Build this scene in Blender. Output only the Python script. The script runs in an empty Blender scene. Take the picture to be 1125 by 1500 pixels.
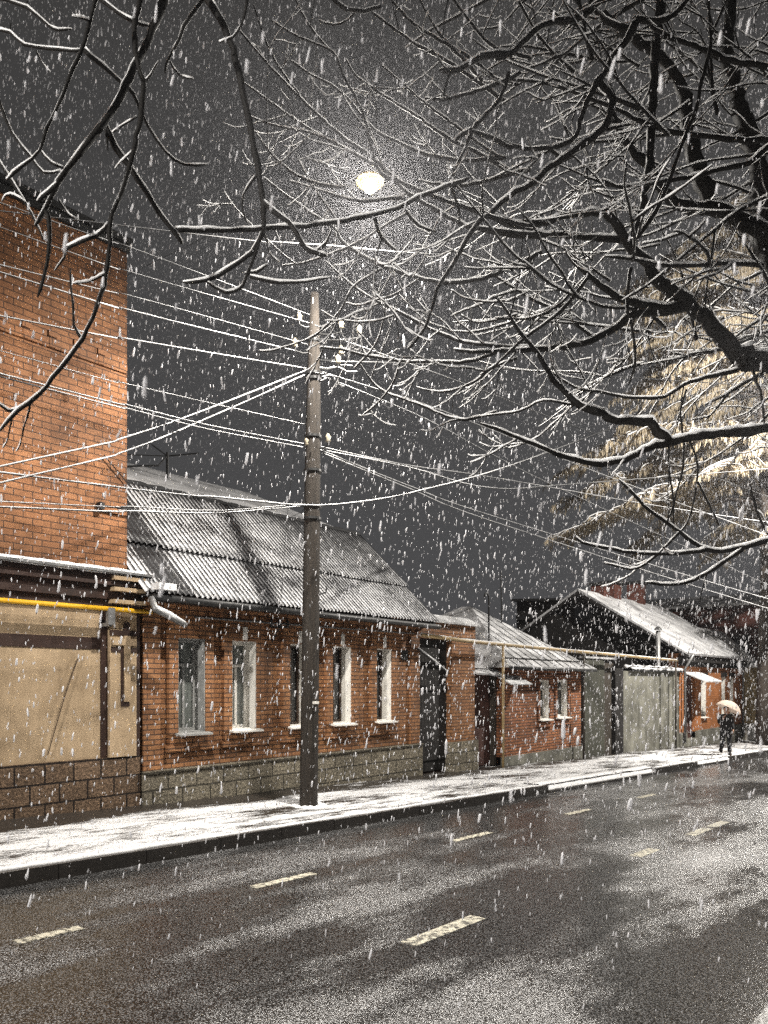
import bpy, bmesh, math, random
import numpy as np
from mathutils import Vector, Matrix
random.seed(7); rng = np.random.default_rng(7)
S = bpy.context.scene; COL = S.collection
R = math.radians
# ------------------------------------------------------------------ the survey: camera at 1.65 m on the near pavement, street runs along +X and falls gently
F, YH, EYE = 1150.0, 1000.0, 1.65
A = R(38.6); CA, SA = math.cos(A), math.sin(A)
SLOPE = 0.0286
YF = 10.3            # line of the house fronts
def gz(x): return -SLOPE * x
def D(px, py):
    u = (px - 562.5) / F
    return Vector((CA + SA*u, SA - CA*u, (YH - py) / F))
def P(px, py, t): return D(px, py)*t + Vector((0, 0, EYE))
def onY(px, py, y=YF):
    d = D(px, py); return P(px, py, y/d.y)
def fx(px, y=YF): return onY(px, 1000, y).x
def onG(px, py, drop=0.0):
    d = D(px, py); t = (EYE + drop)/(-d.z - SLOPE*d.x); return P(px, py, t)

# ------------------------------------------------------------------ mesh helpers
class MB:
    def __init__(s): s.v = []; s.f = []
    def add(s, vs, fs):
        o = len(s.v); s.v += [tuple(p) for p in vs]; s.f += [tuple(i+o for i in f) for f in fs]; return s
    def box(s, x0, x1, y0, y1, z0, z1):
        return s.hexa([(x0,y0,z0),(x1,y0,z0),(x1,y1,z0),(x0,y1,z0),(x0,y0,z1),(x1,y0,z1),(x1,y1,z1),(x0,y1,z1)])
    def hexa(s, v): return s.add(v, [(3,2,1,0),(4,5,6,7),(0,1,5,4),(1,2,6,5),(2,3,7,6),(3,0,4,7)])
    def slab(s, x0, x1, y0, y1, h0, h1):          # follows the fall of the street
        return s.hexa([(x0,y0,gz(x0)+h0),(x1,y0,gz(x1)+h0),(x1,y1,gz(x1)+h0),(x0,y1,gz(x0)+h0),
                       (x0,y0,gz(x0)+h1),(x1,y0,gz(x1)+h1),(x1,y1,gz(x1)+h1),(x0,y1,gz(x0)+h1)])
    def prism(s, prof, x0, x1):                   # profile in (y, z), counter-clockwise seen from -X is not required
        n = len(prof)
        v = [(x0,a,b) for a,b in prof] + [(x1,a,b) for a,b in prof]
        return s.add(v, [tuple(range(n-1,-1,-1)), tuple(range(n,2*n))] + [(i,(i+1)%n,(i+1)%n+n,i+n) for i in range(n)])
    def plate(s, quad, th):                       # a sheet with thickness below its top
        q = [Vector(p) for p in quad]; n = (q[1]-q[0]).cross(q[2]-q[0]).normalized()
        if n.z < 0: n = -n
        return s.hexa([p - n*th for p in q] + q)
    def tube(s, pts, rad, n=8, cap=True):
        pts = [Vector(p) for p in pts]; m = len(pts)
        if not hasattr(rad, '__len__'): rad = [rad]*m
        o = len(s.v); up = None
        for i in range(m):
            t = (pts[min(i+1,m-1)] - pts[max(i-1,0)]).normalized()
            if up is None:
                up = Vector((0,0,1)) if abs(t.z) < .9 else Vector((1,0,0))
            a = (up - t*up.dot(t))
            if a.length < 1e-5: a = Vector((1,0,0)).cross(t)
            a.normalize(); b = t.cross(a); up = a
            for k in range(n):
                w = 2*math.pi*k/n; p = pts[i] + (a*math.cos(w) + b*math.sin(w))*rad[i]
                s.v.append((p.x,p.y,p.z))
        for i in range(m-1):
            for k in range(n):
                s.f.append((o+i*n+k, o+i*n+(k+1)%n, o+(i+1)*n+(k+1)%n, o+(i+1)*n+k))
        if cap:
            s.f.append(tuple(o+k for k in range(n-1,-1,-1))); s.f.append(tuple(o+(m-1)*n+k for k in range(n)))
        return s
    def lathe(s, c, prof, n=20):                  # prof: (radius, z) from bottom to top about a vertical axis
        return s.tube([(c[0],c[1],c[2]+z) for r,z in prof], [r for r,z in prof], n)
    def build(s, name, m, parent=None, smooth=False, uvax=None):
        me = bpy.data.meshes.new(name); base = Vector(parent_world(parent)) if parent else Vector((0,0,0))
        v = np.array(s.v, dtype=np.float64)
        me.from_pydata((v - np.array(base)).tolist(), [], s.f); me.update()
        bm = bmesh.new(); bm.from_mesh(me); bmesh.ops.recalc_face_normals(bm, faces=bm.faces); bm.to_mesh(me); bm.free()
        uv = me.uv_layers.new(name='UVMap')
        nl = len(me.loops); li = np.zeros(nl, np.int32); me.loops.foreach_get('vertex_index', li)
        npoly = len(me.polygons); nr = np.zeros(npoly*3); me.polygons.foreach_get('normal', nr); nr = np.abs(nr.reshape(-1,3))
        lt = np.zeros(npoly, np.int32); me.polygons.foreach_get('loop_total', lt)
        ax = np.repeat(np.argmax(nr, axis=1) if uvax is None else np.full(npoly, uvax), lt); co = v[li]
        U = np.where(ax==0, co[:,1], co[:,0]); V = np.where(ax==2, co[:,1], co[:,2])
        uv.data.foreach_set('uv', np.stack([U,V],1).astype(np.float32).ravel())
        if smooth: me.polygons.foreach_set('use_smooth', np.ones(npoly, bool))
        me.materials.append(m)
        o = bpy.data.objects.new(name, me); COL.objects.link(o)
        if parent: o.parent = parent
        return o
def parent_world(o):
    p = Vector((0,0,0))
    while o is not None: p += o.location; o = o.parent
    return p
def tag(o, label=None, cat=None, group=None, kind=None):
    if label: o['label'] = label
    if cat: o['category'] = cat
    if group: o['group'] = group
    if kind: o['kind'] = kind
    return o
def thing(name, label, cat, loc=(0,0,0), group=None):
    o = bpy.data.objects.new(name, None); COL.objects.link(o); o.location = loc; o.empty_display_size = .3
    return tag(o, label, cat, group)
def struct(name, mb, m, smooth=False):
    return tag(mb.build(name, m, None, smooth), kind='structure')
def wall(mb, x0, x1, z0, z1, y0, y1, holes):      # front wall lying along X with openings (x0, x1, z0, z1)
    xs = x0
    for a,b,c,d in sorted(holes):
        if a > xs: mb.box(xs, a, y0, y1, z0, z1)
        if c > z0: mb.box(a, b, y0, y1, z0, c)
        if z1 > d: mb.box(a, b, y0, y1, d, z1)
        xs = b
    if x1 > xs: mb.box(xs, x1, y0, y1, z0, z1)
    return mb
def smooth_path(pts, step):                       # Catmull-Rom through 3-D points
    pts = [Vector(p) for p in pts]; out = []
    for i in range(len(pts)-1):
        p0, p1, p2, p3 = pts[max(i-1,0)], pts[i], pts[i+1], pts[min(i+2,len(pts)-1)]
        k = max(2, int((p2-p1).length/step))
        for j in range(k):
            t = j/k
            out.append(.5*((2*p1) + (p2-p0)*t + (2*p0-5*p1+4*p2-p3)*t*t + (3*p1-p0-3*p2+p3)*t**3))
    out.append(pts[-1]); return out

# ------------------------------------------------------------------ materials
class N:
    def __init__(s, name):
        s.m = bpy.data.materials.new(name); s.m.use_nodes = True; s.t = s.m.node_tree
        s.b = s.t.nodes['Principled BSDF']; s.out = s.t.nodes['Material Output']
    def n(s, ty, ins=None, **kw):
        nd = s.t.nodes.new('ShaderNode'+ty)
        for k,v in kw.items(): setattr(nd, k, v)
        for k,v in (ins or {}).items(): s.set(nd.inputs[k], v)
        return nd
    def set(s, sock, v):
        if isinstance(v, bpy.types.NodeSocket): s.t.links.new(v, sock)
        else: sock.default_value = (*v, 1) if isinstance(v, tuple) and len(v) == 3 and sock.type == 'RGBA' else v
    def p(s, **kw):
        for k,v in kw.items(): s.set(s.b.inputs[k.replace('_',' ')], v)
    def uv(s): return s.n('TexCoord').outputs['UV']
    def ob(s): return s.n('TexCoord').outputs['Object']
    def noise(s, vec, scale, detail=4, rough=.55, stretch=None):
        if stretch: vec = s.n('Mapping', {'Vector': vec, 'Scale': stretch}).outputs[0]
        return s.n('TexNoise', {'Vector': vec, 'Scale': scale, 'Detail': detail, 'Roughness': rough}).outputs['Fac']
    def ramp(s, f, a, b, lo=0., hi=1.):
        return s.n('MapRange', {'Value': f, 'From Min': a, 'From Max': b, 'To Min': lo, 'To Max': hi}).outputs[0]
    def mix(s, f, a, b):
        nd = s.n('Mix', data_type='RGBA'); s.set(nd.inputs['Factor'], f)
        s.set(nd.inputs['A'] if False else nd.inputs[6], a); s.set(nd.inputs[7], b); return nd.outputs[2]
    def math(s, op, a, b=0.):
        nd = s.n('Math', operation=op); s.set(nd.inputs[0], a); s.set(nd.inputs[1], b); return nd.outputs[0]
    def bump(s, h, strength=.5, dist=.01, prev=None):
        nd = s.n('Bump', {'Height': h, 'Strength': strength, 'Distance': dist})
        if prev is not None: s.set(nd.inputs['Normal'], prev)
        s.p(Normal=nd.outputs[0]); return nd.outputs[0]

def plain(name, c, rough=.6, var=.35, scale=6., bump=.3, dist=.004, metallic=0., spec=.4, stretch=None):
    n = N(name); f = n.noise(n.ob(), scale, 5, .6, stretch)
    d = tuple(max(0, x*(1-var)) for x in c); l = tuple(min(1, x*(1+var*.6)) for x in c)
    n.p(Base_Color=n.mix(n.ramp(f, .3, .7), d, l), Roughness=rough, Metallic=metallic, Specular_IOR_Level=spec)
    if bump: n.bump(n.noise(n.ob(), scale*6, 4, .6, stretch), bump, dist)
    return n.m
def brick(name, c1, c2, mortar, w=.26, h=.09, ms=.011, stain=.45, rough=.75, bump=.7):
    n = N(name); u = n.uv()
    wob = n.n('TexNoise', {'Vector': u, 'Scale': 5., 'Detail': 2.}).outputs['Color']
    u2 = n.n('VectorMath', {0: u, 1: n.n('VectorMath', {0: wob, 'Scale': .012}, operation='SCALE').outputs[0]}, operation='ADD').outputs[0]
    b = n.n('TexBrick', {'Vector': u2, 'Color1': c1, 'Color2': c2, 'Mortar': mortar, 'Scale': 1., 'Mortar Size': ms, 'Mortar Smooth': .15, 'Bias': -.1, 'Brick Width': w, 'Row Height': h})
    st = n.ramp(n.noise(u, 1.1, 6, .65), .35, .7, 1-stain, 1.1)
    fine = n.ramp(n.noise(u, 38., 3, .7), .3, .7, .75, 1.15)
    k = n.math('MULTIPLY', st, fine)
    vm = n.n('VectorMath', {0: b.outputs['Color'], 'Scale': k}, operation='SCALE')
    n.p(Base_Color=vm.outputs[0], Roughness=rough, Specular_IOR_Level=.3)
    h1 = n.math('SUBTRACT', n.math('MULTIPLY', n.noise(u, 55., 3, .7), .35), b.outputs['Fac'])
    n.bump(h1, bump, .008); return n.m
def stone(name, c, w, h, mortar):
    n = N(name); u = n.uv()
    b = n.n('TexBrick', {'Vector': u, 'Color1': c, 'Color2': tuple(x*.75 for x in c), 'Mortar': mortar, 'Scale': 1., 'Mortar Size': .014, 'Mortar Smooth': .2, 'Bias': 0., 'Brick Width': w, 'Row Height': h})
    pit = n.ramp(n.noise(u, 24., 5, .72), .42, .62, .35, 1.15)
    st = n.ramp(n.noise(u, .9, 4, .6), .3, .65, .55, 1.1)
    vm = n.n('VectorMath', {0: b.outputs['Color'], 'Scale': n.math('MULTIPLY', pit, st)}, operation='SCALE')
    n.p(Base_Color=vm.outputs[0], Roughness=.85, Specular_IOR_Level=.25)
    n.bump(n.math('SUBTRACT', pit, n.math('MULTIPLY', b.outputs['Fac'], 2.)), .8, .012); return n.m

M = {}
M['brick_orange'] = brick('orange_brick', (.40,.18,.078), (.34,.145,.06), (.10,.05,.028), .26, .09, .0075, .62)
M['brick_red'] = brick('red_brick', (.40,.19,.082), (.29,.13,.057), (.10,.055,.035), .24, .078, .010, .5)
M['brick_small'] = brick('worn_red_brick', (.46,.185,.08), (.32,.12,.055), (.09,.055,.04), .25, .08, .012, .6)
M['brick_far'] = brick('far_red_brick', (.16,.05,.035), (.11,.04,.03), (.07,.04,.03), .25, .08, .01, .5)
M['wall_orange'] = brick('orange_painted_brick', (.50,.20,.075), (.44,.17,.065), (.36,.14,.05), .25, .08, .008, .4)
M['stone'] = stone('pitted_stone_blocks', (.36,.315,.235), .55, .27, (.09,.08,.06))
M['stone_brown'] = stone('brown_stone_blocks', (.25,.165,.105), .42, .27, (.03,.02,.015))
n = N('beige_plaster'); f = n.noise(n.uv(), 1.6, 6, .65); g = n.noise(n.uv(), 60., 3, .6)
f = n.math('ADD', n.math('MULTIPLY', f, .55), n.math('MULTIPLY', n.noise(n.uv(), 2.2, 6, .7, (2.6,.35,1.)), .45))
n.p(Base_Color=n.mix(n.ramp(f, .36, .62), (.25,.18,.11), (.43,.32,.205)), Roughness=.85, Specular_IOR_Level=.2); n.bump(g, .35, .006); M['plaster'] = n.m
M['trim'] = plain('dark_brown_paint', (.035,.018,.013), .5, .4, 4., .2)
M['dark_wall'] = plain('tarred_boards', (.014,.012,.011), .8, .5, 3., .4, stretch=(8,8,.6))
M['dark_metal'] = plain('dark_metal', (.02,.02,.02), .5, .4, 8., .2)
M['grey_metal'] = plain('zinc_metal', (.22,.22,.22), .45, .3, 9., .15, metallic=.5)
M['white'] = plain('white_paint', (.84,.81,.75), .5, .12, 4., .1)
M['shaded_white'] = plain('shaded_white', (.30,.30,.29), .5, .25, 6., .1)
M['frame_brown'] = plain('brown_window_paint', (.05,.032,.022), .5, .3, 6., .2)
M['curtain'] = plain('curtain_cloth', (.20,.20,.18), .9, .4, 5., .4, .01, stretch=(14,14,.4))
M['wood'] = plain('weathered_planks', (.055,.045,.035), .8, .55, 4., .6, .006, stretch=(9,9,.5))
M['wood_red'] = plain('red_brown_planks', (.07,.028,.02), .75, .5, 4., .6, .006, stretch=(9,9,.5))
M['wood_green'] = plain('mossy_planks', (.065,.065,.05), .8, .5, 4., .6, .006, stretch=(9,9,.5))
M['concrete'] = plain('streaked_concrete', (.185,.18,.15), .85, .65, 1.7, .5, .01, stretch=(1,1,.6))
M['yellow'] = plain('yellow_pipe_paint', (.72,.40,.02), .35, .12, 5., .1)
M['ochre'] = plain('faded_yellow_paint', (.36,.26,.13), .5, .35, 5., .2)
M['beige'] = plain('beige_render', (.42,.31,.16), .85, .2, 2., .3)
M['pole'] = plain('weathered_pole_wood', (.030,.023,.017), .8, .6, 5., .9, .012, stretch=(9,9,.45))
M['ceramic'] = plain('ceramic', (.36,.32,.24), .2, .1, 4., 0)
M['bark'] = plain('wet_bark', (.008,.007,.006), .6, .5, 18., .7, .008, spec=.15)
M['bark_far'] = plain('grey_bark', (.045,.035,.028), .8, .5, 10., .6, .01)
M['wire'] = plain('black_cable', (.012,.012,.012), .5, .2, 5., 0)
M['coat'] = plain('black_cloth', (.010,.010,.011), .8, .4, 9., .3)
M['trousers'] = plain('charcoal_cloth', (.014,.014,.016), .85, .4, 9., .3)
M['skin'] = plain('skin', (.45,.27,.19), .5, .1, 9., 0)
M['hair'] = plain('dark_hair', (.015,.011,.009), .5, .3, 30., .2)
M['tar'] = plain('tar_paper', (.02,.02,.021), .8, .4, 3., .3)
# snow
n = N('fresh_snow'); f = n.noise(n.ob(), 9., 5, .65)
n.p(Base_Color=n.mix(n.ramp(f, .3, .7), (.68,.68,.69), (.85,.85,.85)), Roughness=.7, Specular_IOR_Level=.2)
n.bump(n.noise(n.ob(), 45., 4, .7), .5, .01); M['snow'] = n.m
n = N('snow_on_twigs'); n.p(Base_Color=(.93,.93,.92), Roughness=.8, Specular_IOR_Level=.1, Subsurface_Weight=1., Subsurface_Radius=(.03,.03,.03), Subsurface_Scale=1.)
M['twig_snow'] = n.m
# thin snow over something dark
def thin(name, base, lo, hi, scale=2., stretch=None, streak=0):
    n = N(name); f = n.noise(n.ob(), scale, 8, .7, stretch); g = n.noise(n.ob(), 45., 3, .7)
    k = n.ramp(n.math('ADD', n.math('MULTIPLY', f, .75), n.math('MULTIPLY', g, .25)), lo, hi)
    n.p(Base_Color=n.mix(k, base, (.74,.74,.75)), Roughness=n.ramp(k, 0, 1, .45, .8), Specular_IOR_Level=.3)
    n.bump(n.math('ADD', k, n.math('MULTIPLY', g, .5)), .6, .015); return n.m
M['roof_snow'] = thin('snow_on_metal_roof', (.05,.05,.055), .30, .62, .8)
M['roof_thin'] = thin('thin_snow_on_old_roof', (.08,.08,.08), .36, .60, 1.6)
M['rear_roof'] = thin('snow_on_felt_roof', (.03,.03,.032), .28, .55, .7)
# corrugated sheets: snow keeps to the valleys
n = N('corrugated_sheet_with_snow'); u = n.uv(); sx = n.n('SeparateXYZ', {0: u})
ph = n.math('SINE', n.math('MULTIPLY', sx.outputs[0], 2*math.pi/.102))
val = n.math('MULTIPLY', ph, -.5)
big = n.noise(u, .55, 5, .6, (1.3,1.,1.)); med = n.noise(u, 6., 5, .7, (1.,.5,1.)); fin = n.noise(u, 55., 2, .6)
k = n.math('ADD', n.math('ADD', n.math('MULTIPLY', val, .78), n.math('MULTIPLY', big, .7)), n.math('ADD', n.math('MULTIPLY', med, .8), n.math('MULTIPLY', fin, .35)))
bd = n.math('ABSOLUTE', n.math('SUBTRACT', sx.outputs[0], n.math('ADD', fx(262,9.9)-.12, n.math('MULTIPLY', med, .3))))
k = n.ramp(n.math('SUBTRACT', k, n.math('ADD', n.ramp(bd, .42, .15, 0., .62), n.ramp(sx.outputs[1], 11.2, 12.3, 0., .16))), .74, 1.14)
n.p(Base_Color=n.mix(k, (.035,.035,.037), (.76,.76,.77)), Roughness=n.ramp(k, 0, 1, .5, .8)); n.bump(fin, .3, .006); M['corrugated'] = n.m
# pavement
n = N('trodden_snow_on_pavement'); ob = n.ob(); sp = n.n('SeparateXYZ', {0: ob})
f = n.noise(ob, .9, 7, .66, (.55,1.5,1.)); g = n.noise(ob, 34., 4, .75); f2 = n.noise(ob, 4.5, 5, .7, (.5,1.6,1.))
edge = n.ramp(sp.outputs[1], 9.2, 10.25, 0., .34)
near = n.ramp(sp.outputs[0], 7., 12., 1., .35)
k = n.math('ADD', n.math('MULTIPLY', f, .62), n.math('MULTIPLY', f2, .38))
k = n.math('SUBTRACT', k, n.math('MULTIPLY', edge, near))
k2 = n.ramp(n.math('ADD', k, n.math('MULTIPLY', n.math('SUBTRACT', g, .5), .22)), .415, .50)
n.p(Base_Color=n.mix(k2, (.035,.03,.026), n.mix(n.ramp(g, .3, .65), (.5,.5,.5), (.82,.82,.83))), Roughness=n.ramp(k2, 0, 1, .3, .75), Specular_IOR_Level=.35)
n.bump(n.math('ADD', n.math('MULTIPLY', k2, .6), n.math('MULTIPLY', g, .8)), .75, .03); M['pavement'] = n.m
# wet asphalt; pale grains are sleet plus painted wet glitter
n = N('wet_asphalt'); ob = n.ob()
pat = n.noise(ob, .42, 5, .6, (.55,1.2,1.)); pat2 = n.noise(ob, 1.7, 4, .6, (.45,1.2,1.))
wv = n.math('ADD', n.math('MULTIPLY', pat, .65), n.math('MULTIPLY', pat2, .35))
def blob(px, py, rx, ry, amt):                # slush lies and lamp sheen is painted here (amt > 0) or water stands here (amt < 0)
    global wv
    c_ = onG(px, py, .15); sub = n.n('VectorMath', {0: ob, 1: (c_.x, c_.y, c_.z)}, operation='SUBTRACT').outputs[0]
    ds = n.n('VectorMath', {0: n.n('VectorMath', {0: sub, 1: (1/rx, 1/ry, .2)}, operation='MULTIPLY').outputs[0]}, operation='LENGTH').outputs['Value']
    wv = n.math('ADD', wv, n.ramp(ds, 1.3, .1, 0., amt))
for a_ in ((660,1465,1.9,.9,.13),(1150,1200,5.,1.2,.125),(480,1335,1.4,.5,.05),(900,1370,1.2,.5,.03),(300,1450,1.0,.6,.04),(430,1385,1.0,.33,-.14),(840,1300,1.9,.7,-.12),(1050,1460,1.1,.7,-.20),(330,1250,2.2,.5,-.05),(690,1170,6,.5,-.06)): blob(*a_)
wet = n.ramp(wv, .47, .575)     # 0 = puddle film, 1 = rough slush and painted sheen
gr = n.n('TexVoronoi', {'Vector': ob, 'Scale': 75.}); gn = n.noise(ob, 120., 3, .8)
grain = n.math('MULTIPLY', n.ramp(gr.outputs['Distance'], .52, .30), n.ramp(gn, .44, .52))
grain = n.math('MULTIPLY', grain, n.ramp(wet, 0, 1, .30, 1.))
sl = n.math('MULTIPLY', n.ramp(wv, .60, .74, 0., .7), n.ramp(n.noise(ob, 50., 4, .75), .42, .60))  # whitish film puts the lamp sheen into the slush colour
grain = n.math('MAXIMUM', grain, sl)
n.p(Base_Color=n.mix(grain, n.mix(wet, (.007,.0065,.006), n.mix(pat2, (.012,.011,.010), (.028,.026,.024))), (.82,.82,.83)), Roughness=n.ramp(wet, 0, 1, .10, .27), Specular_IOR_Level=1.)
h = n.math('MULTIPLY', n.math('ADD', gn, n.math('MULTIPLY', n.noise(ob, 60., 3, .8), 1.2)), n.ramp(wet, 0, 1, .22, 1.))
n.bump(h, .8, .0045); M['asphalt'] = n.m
n = N('worn_road_paint'); ob = n.ob(); f = n.noise(ob, 22., 5, .75)
n.p(Base_Color=n.mix(n.ramp(f, .41, .56), (.04,.036,.03), (.66,.62,.50)), Roughness=.5); n.bump(n.noise(ob, 90., 3, .7), .6, .006); M['paint'] = n.m
n = N('wet_kerb_stone'); f = n.noise(n.ob(), 5., 5, .7)
n.p(Base_Color=n.mix(f, (.012,.011,.010), (.06,.052,.045)), Roughness=.35); n.bump(n.noise(n.ob(), 30., 4, .7), .5, .01); M['kerb'] = n.m
# glass, bulb, flakes, foliage, umbrella
n = N('window_glass'); n.p(Base_Color=(.012,.013,.014), Roughness=.07, Specular_IOR_Level=.8); n.bump(n.noise(n.ob(), 2., 2), .05, .02); M['glass'] = n.m
M['glass_pale'] = plain('net_curtained_glass', (.13,.14,.13), .12, .6, 3., .05, spec=.7, stretch=(7,7,.5))
n = N('lit_bulb'); n.m.cycles.emission_sampling = 'NONE'; n.p(Base_Color=(1,.9,.7), Emission_Color=(1,.88,.60), Emission_Strength=40.); M['bulb_glow'] = n.m
n = N('warm_glow_ring'); n.m.cycles.emission_sampling = 'NONE'; n.p(Base_Color=(.8,.6,.3), Emission_Color=(1,.70,.25), Emission_Strength=1.); M['warm'] = n.m
def two_sided(name, c, mixf, var=.2, scale=3.):
    n = N(name); f = n.noise(n.ob(), scale, 3)
    col = n.mix(f, tuple(x*(1-var) for x in c), tuple(min(1,x*(1+var)) for x in c))
    d = n.n('BsdfDiffuse', {'Color': col}); t = n.n('BsdfTranslucent', {'Color': col})
    mx = n.n('MixShader', {'Fac': mixf}); n.set(mx.inputs[1], d.outputs[0]); n.set(mx.inputs[2], t.outputs[0])
    n.t.links.new(mx.outputs[0], n.out.inputs['Surface']); return n.m
M['flake'] = two_sided('snowflake', (.9,.9,.92), .5, .05)
M['needle'] = two_sided('tan_needles', (.50,.43,.32), .4, .35, 1.5)
M['umbrella'] = two_sided('pale_umbrella_cloth', (.58,.48,.41), .3, .1)

# ------------------------------------------------------------------ ground, road, pavements
KY, NKY = 7.25, 1.05        # far and near kerb lines
mb = MB(); mb.slab(-80, 200, -100, 150, -2.0, -.35); struct('ground', mb, M['tar'])
mb = MB()
xs = np.linspace(-60, 220, 57)
for a,b in zip(xs[:-1], xs[1:]): mb.slab(a, b, NKY-.2, KY+.2, -.34, -.15)
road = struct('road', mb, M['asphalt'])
def grid_sheet(x0, x1, y0, y1, nx, ny, h, amp):
    mb = MB(); X = np.linspace(x0,x1,nx); Y = np.linspace(y0,y1,ny)
    from mathutils import noise as mn
    vs = [(x,y,gz(x)+h+amp*mn.noise(Vector((x*1.1,y*1.6,3)))+amp*.5*mn.noise(Vector((x*4,y*5,9)))) for x in X for y in Y]
    mb.add(vs, [(i*ny+j,(i+1)*ny+j,(i+1)*ny+j+1,i*ny+j+1) for i in range(nx-1) for j in range(ny-1)]); return mb
XD0, XD1 = onG(800,1150).x, onG(945,1124).x            # lowered kerb at a driveway
XE0, XE1 = onG(1030,1116).x, onG(1075,1108).x
kerb_runs = [(-60, XD0), (XD1, XE0), (XE1, 200)]
mb = MB()
for a,b in ((-60,200),): mb.slab(a, b, KY+.14, 40, -.34, -.03)
struct('pavement_base', mb, M['tar'])
mb = grid_sheet(-10, 60, KY+.12, YF+.35, 420, 40, 0, .014); mb.slab(60, 200, KY+.12, YF+.3, -.2, 0); mb.slab(-60, -10, KY+.12, YF+.3, -.2, 0)
struct('pavement', mb, M['pavement'], True)
mb = MB()
for a,b in kerb_runs:
    x = a
    while x < b-.01:
        e = min(x+1.0, b); j = random.uniform(-.008,.008)
        mb.slab(x+.004, e-.004, KY+j, KY+.13+j, -.3, -.004+j); x = e
for a,b in ((XD0,XD1),(XE0,XE1)): mb.slab(a, b, KY-.04, KY+.13, -.3, -.10)
struct('kerb', mb, M['kerb'])
mb = MB()                                              # snow lying on the kerb tops and the driveway ramps
for a,b in kerb_runs:
    a = max(a,-8); b = min(b,60); k = max(2,int((b-a)/.25)); pts = [(a+(b-a)*i/k, KY+.10+random.uniform(-.02,.02), gz(a+(b-a)*i/k)-.005) for i in range(k+1)]
    mb.tube(pts, [.03+random.uniform(-.006,.01) for _ in pts], 6)
for a,b in ((XD0,XD1),(XE0,XE1)):
    pr = [(KY+.03,-.2),(KY+.03,-.12),(KY+.06,-.08),(KY+.19,.02),(KY+.5,.014),(KY+.5,-.2)]; k = 24; o_ = len(mb.v)
    for i in range(k+1):
        x = a-.1+(b-a+.2)*i/k; mb.v += [(x, y+random.uniform(-.015,.015), gz(x)+z+random.uniform(-.004,.004)) for y,z in pr]
    mb.f += [(o_+i*6+q, o_+i*6+q+1, o_+i*6+q+7, o_+i*6+q+6) for i in range(k) for q in range(5)]
struct('kerb_snow', mb, M['snow'], True)
mb = MB(); mb.slab(-60, 200, -30, NKY-.12, -.34, 0); struct('near_pavement', mb, M['pavement'])
mb = MB(); mb.slab(-60, 200, NKY-.13, NKY, -.3, .004); struct('near_kerb', mb, M['kerb'])
def dash(p0, p1, y, w):
    x0, x1 = onG(*p0, .15).x, onG(*p1, .15).x
    mb = MB(); k = 10
    for i in range(k):
        a, b = x0+(x1-x0)*i/k, x0+(x1-x0)*(i+1)/k
        mb.slab(a, b, y-w/2, y+w/2, -.15, -.146)
    mb.build('lane_marking', M['paint'], road)
for p0,p1 in (((32,1384),(128,1362)),((370,1300),(462,1280)),((650,1230),(708,1218)),((818,1192),(858,1185)),((928,1168),(955,1163))): dash(p0,p1,5.62,.12)
for p0,p1 in (((600,1383),(704,1344)),((922,1253),(960,1244)),((1008,1223),(1040,1214)),((1040,1211),(1066,1204))): dash(p0,p1,3.48,.15)
for x in (-6, 20, 26, 32): mb = MB(); mb.slab(x, x+1.4, 3.41, 3.55, -.15, -.146); mb.build('lane_marking', M['paint'], road)

# ------------------------------------------------------------------ windows
def window(parent, x0, x1, z0, z1, y, frame_m, reveal_m, depth=.16, glass_m=None, mull=.5, transom=.72, curtain=False, sill_m=None, sill=True):
    fr = MB(); w = .062; yf = y+depth; b = .07
    fr.box(x0, x0+w, yf, yf+b, z0, z1); fr.box(x1-w, x1, yf, yf+b, z0, z1)
    fr.box(x0+w, x1-w, yf, yf+b, z0, z0+w); fr.box(x0+w, x1-w, yf, yf+b, z1-w, z1)
    zt = z0+(z1-z0)*transom
    if transom: fr.box(x0+w, x1-w, yf+.004, yf+b-.004, zt-.022, zt+.022)
    if mull:
        xm = x0+(x1-x0)*mull; fr.box(xm-.022, xm+.022, yf+.008, yf+b-.008, z0+w, zt-.022 if transom else z1-w)
    win = fr.build('window', frame_m, parent)
    MB().box(x0+w*.6, x1-w*.6, yf+.03, yf+.036, z0+w*.6, z1-w*.6).build('pane', glass_m or M['glass'], win)
    rv = MB(); e = .018
    rv.box(x0, x0+e, y+.002, yf, z0, z1); rv.box(x1-e, x1, y+.002, yf, z0, z1); rv.box(x0+e, x1-e, y+.002, yf, z1-e, z1)
    rv.build('reveal', reveal_m, win)
    if sill:
        s = MB(); s.hexa([(x0-.06,y-.13,z0-.05),(x1+.06,y-.13,z0-.05),(x1+.06,y-.001,z0-.03),(x0-.06,y-.001,z0-.03),(x0-.06,y-.13,z0-.022),(x1+.06,y-.13,z0-.022),(x1+.06,y-.001,z0),(x0-.06,y-.001,z0)])
        s.box(x0, x1, y, yf, z0-.001, z0+.012)
        s.build('sill', sill_m or M['white'], win)
    if curtain:
        c = MB(); k = 24
        for i in range(k):
            a, bb = x0+w+(x1-x0-2*w)*i/k, x0+w+(x1-x0-2*w)*(i+1)/k
            c.box(a, bb, yf+.0+b+.02+.012*math.sin(i*1.9), yf+b+.05+.012*math.sin(i*1.9), z0+w, z1-w)
    return win

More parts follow.
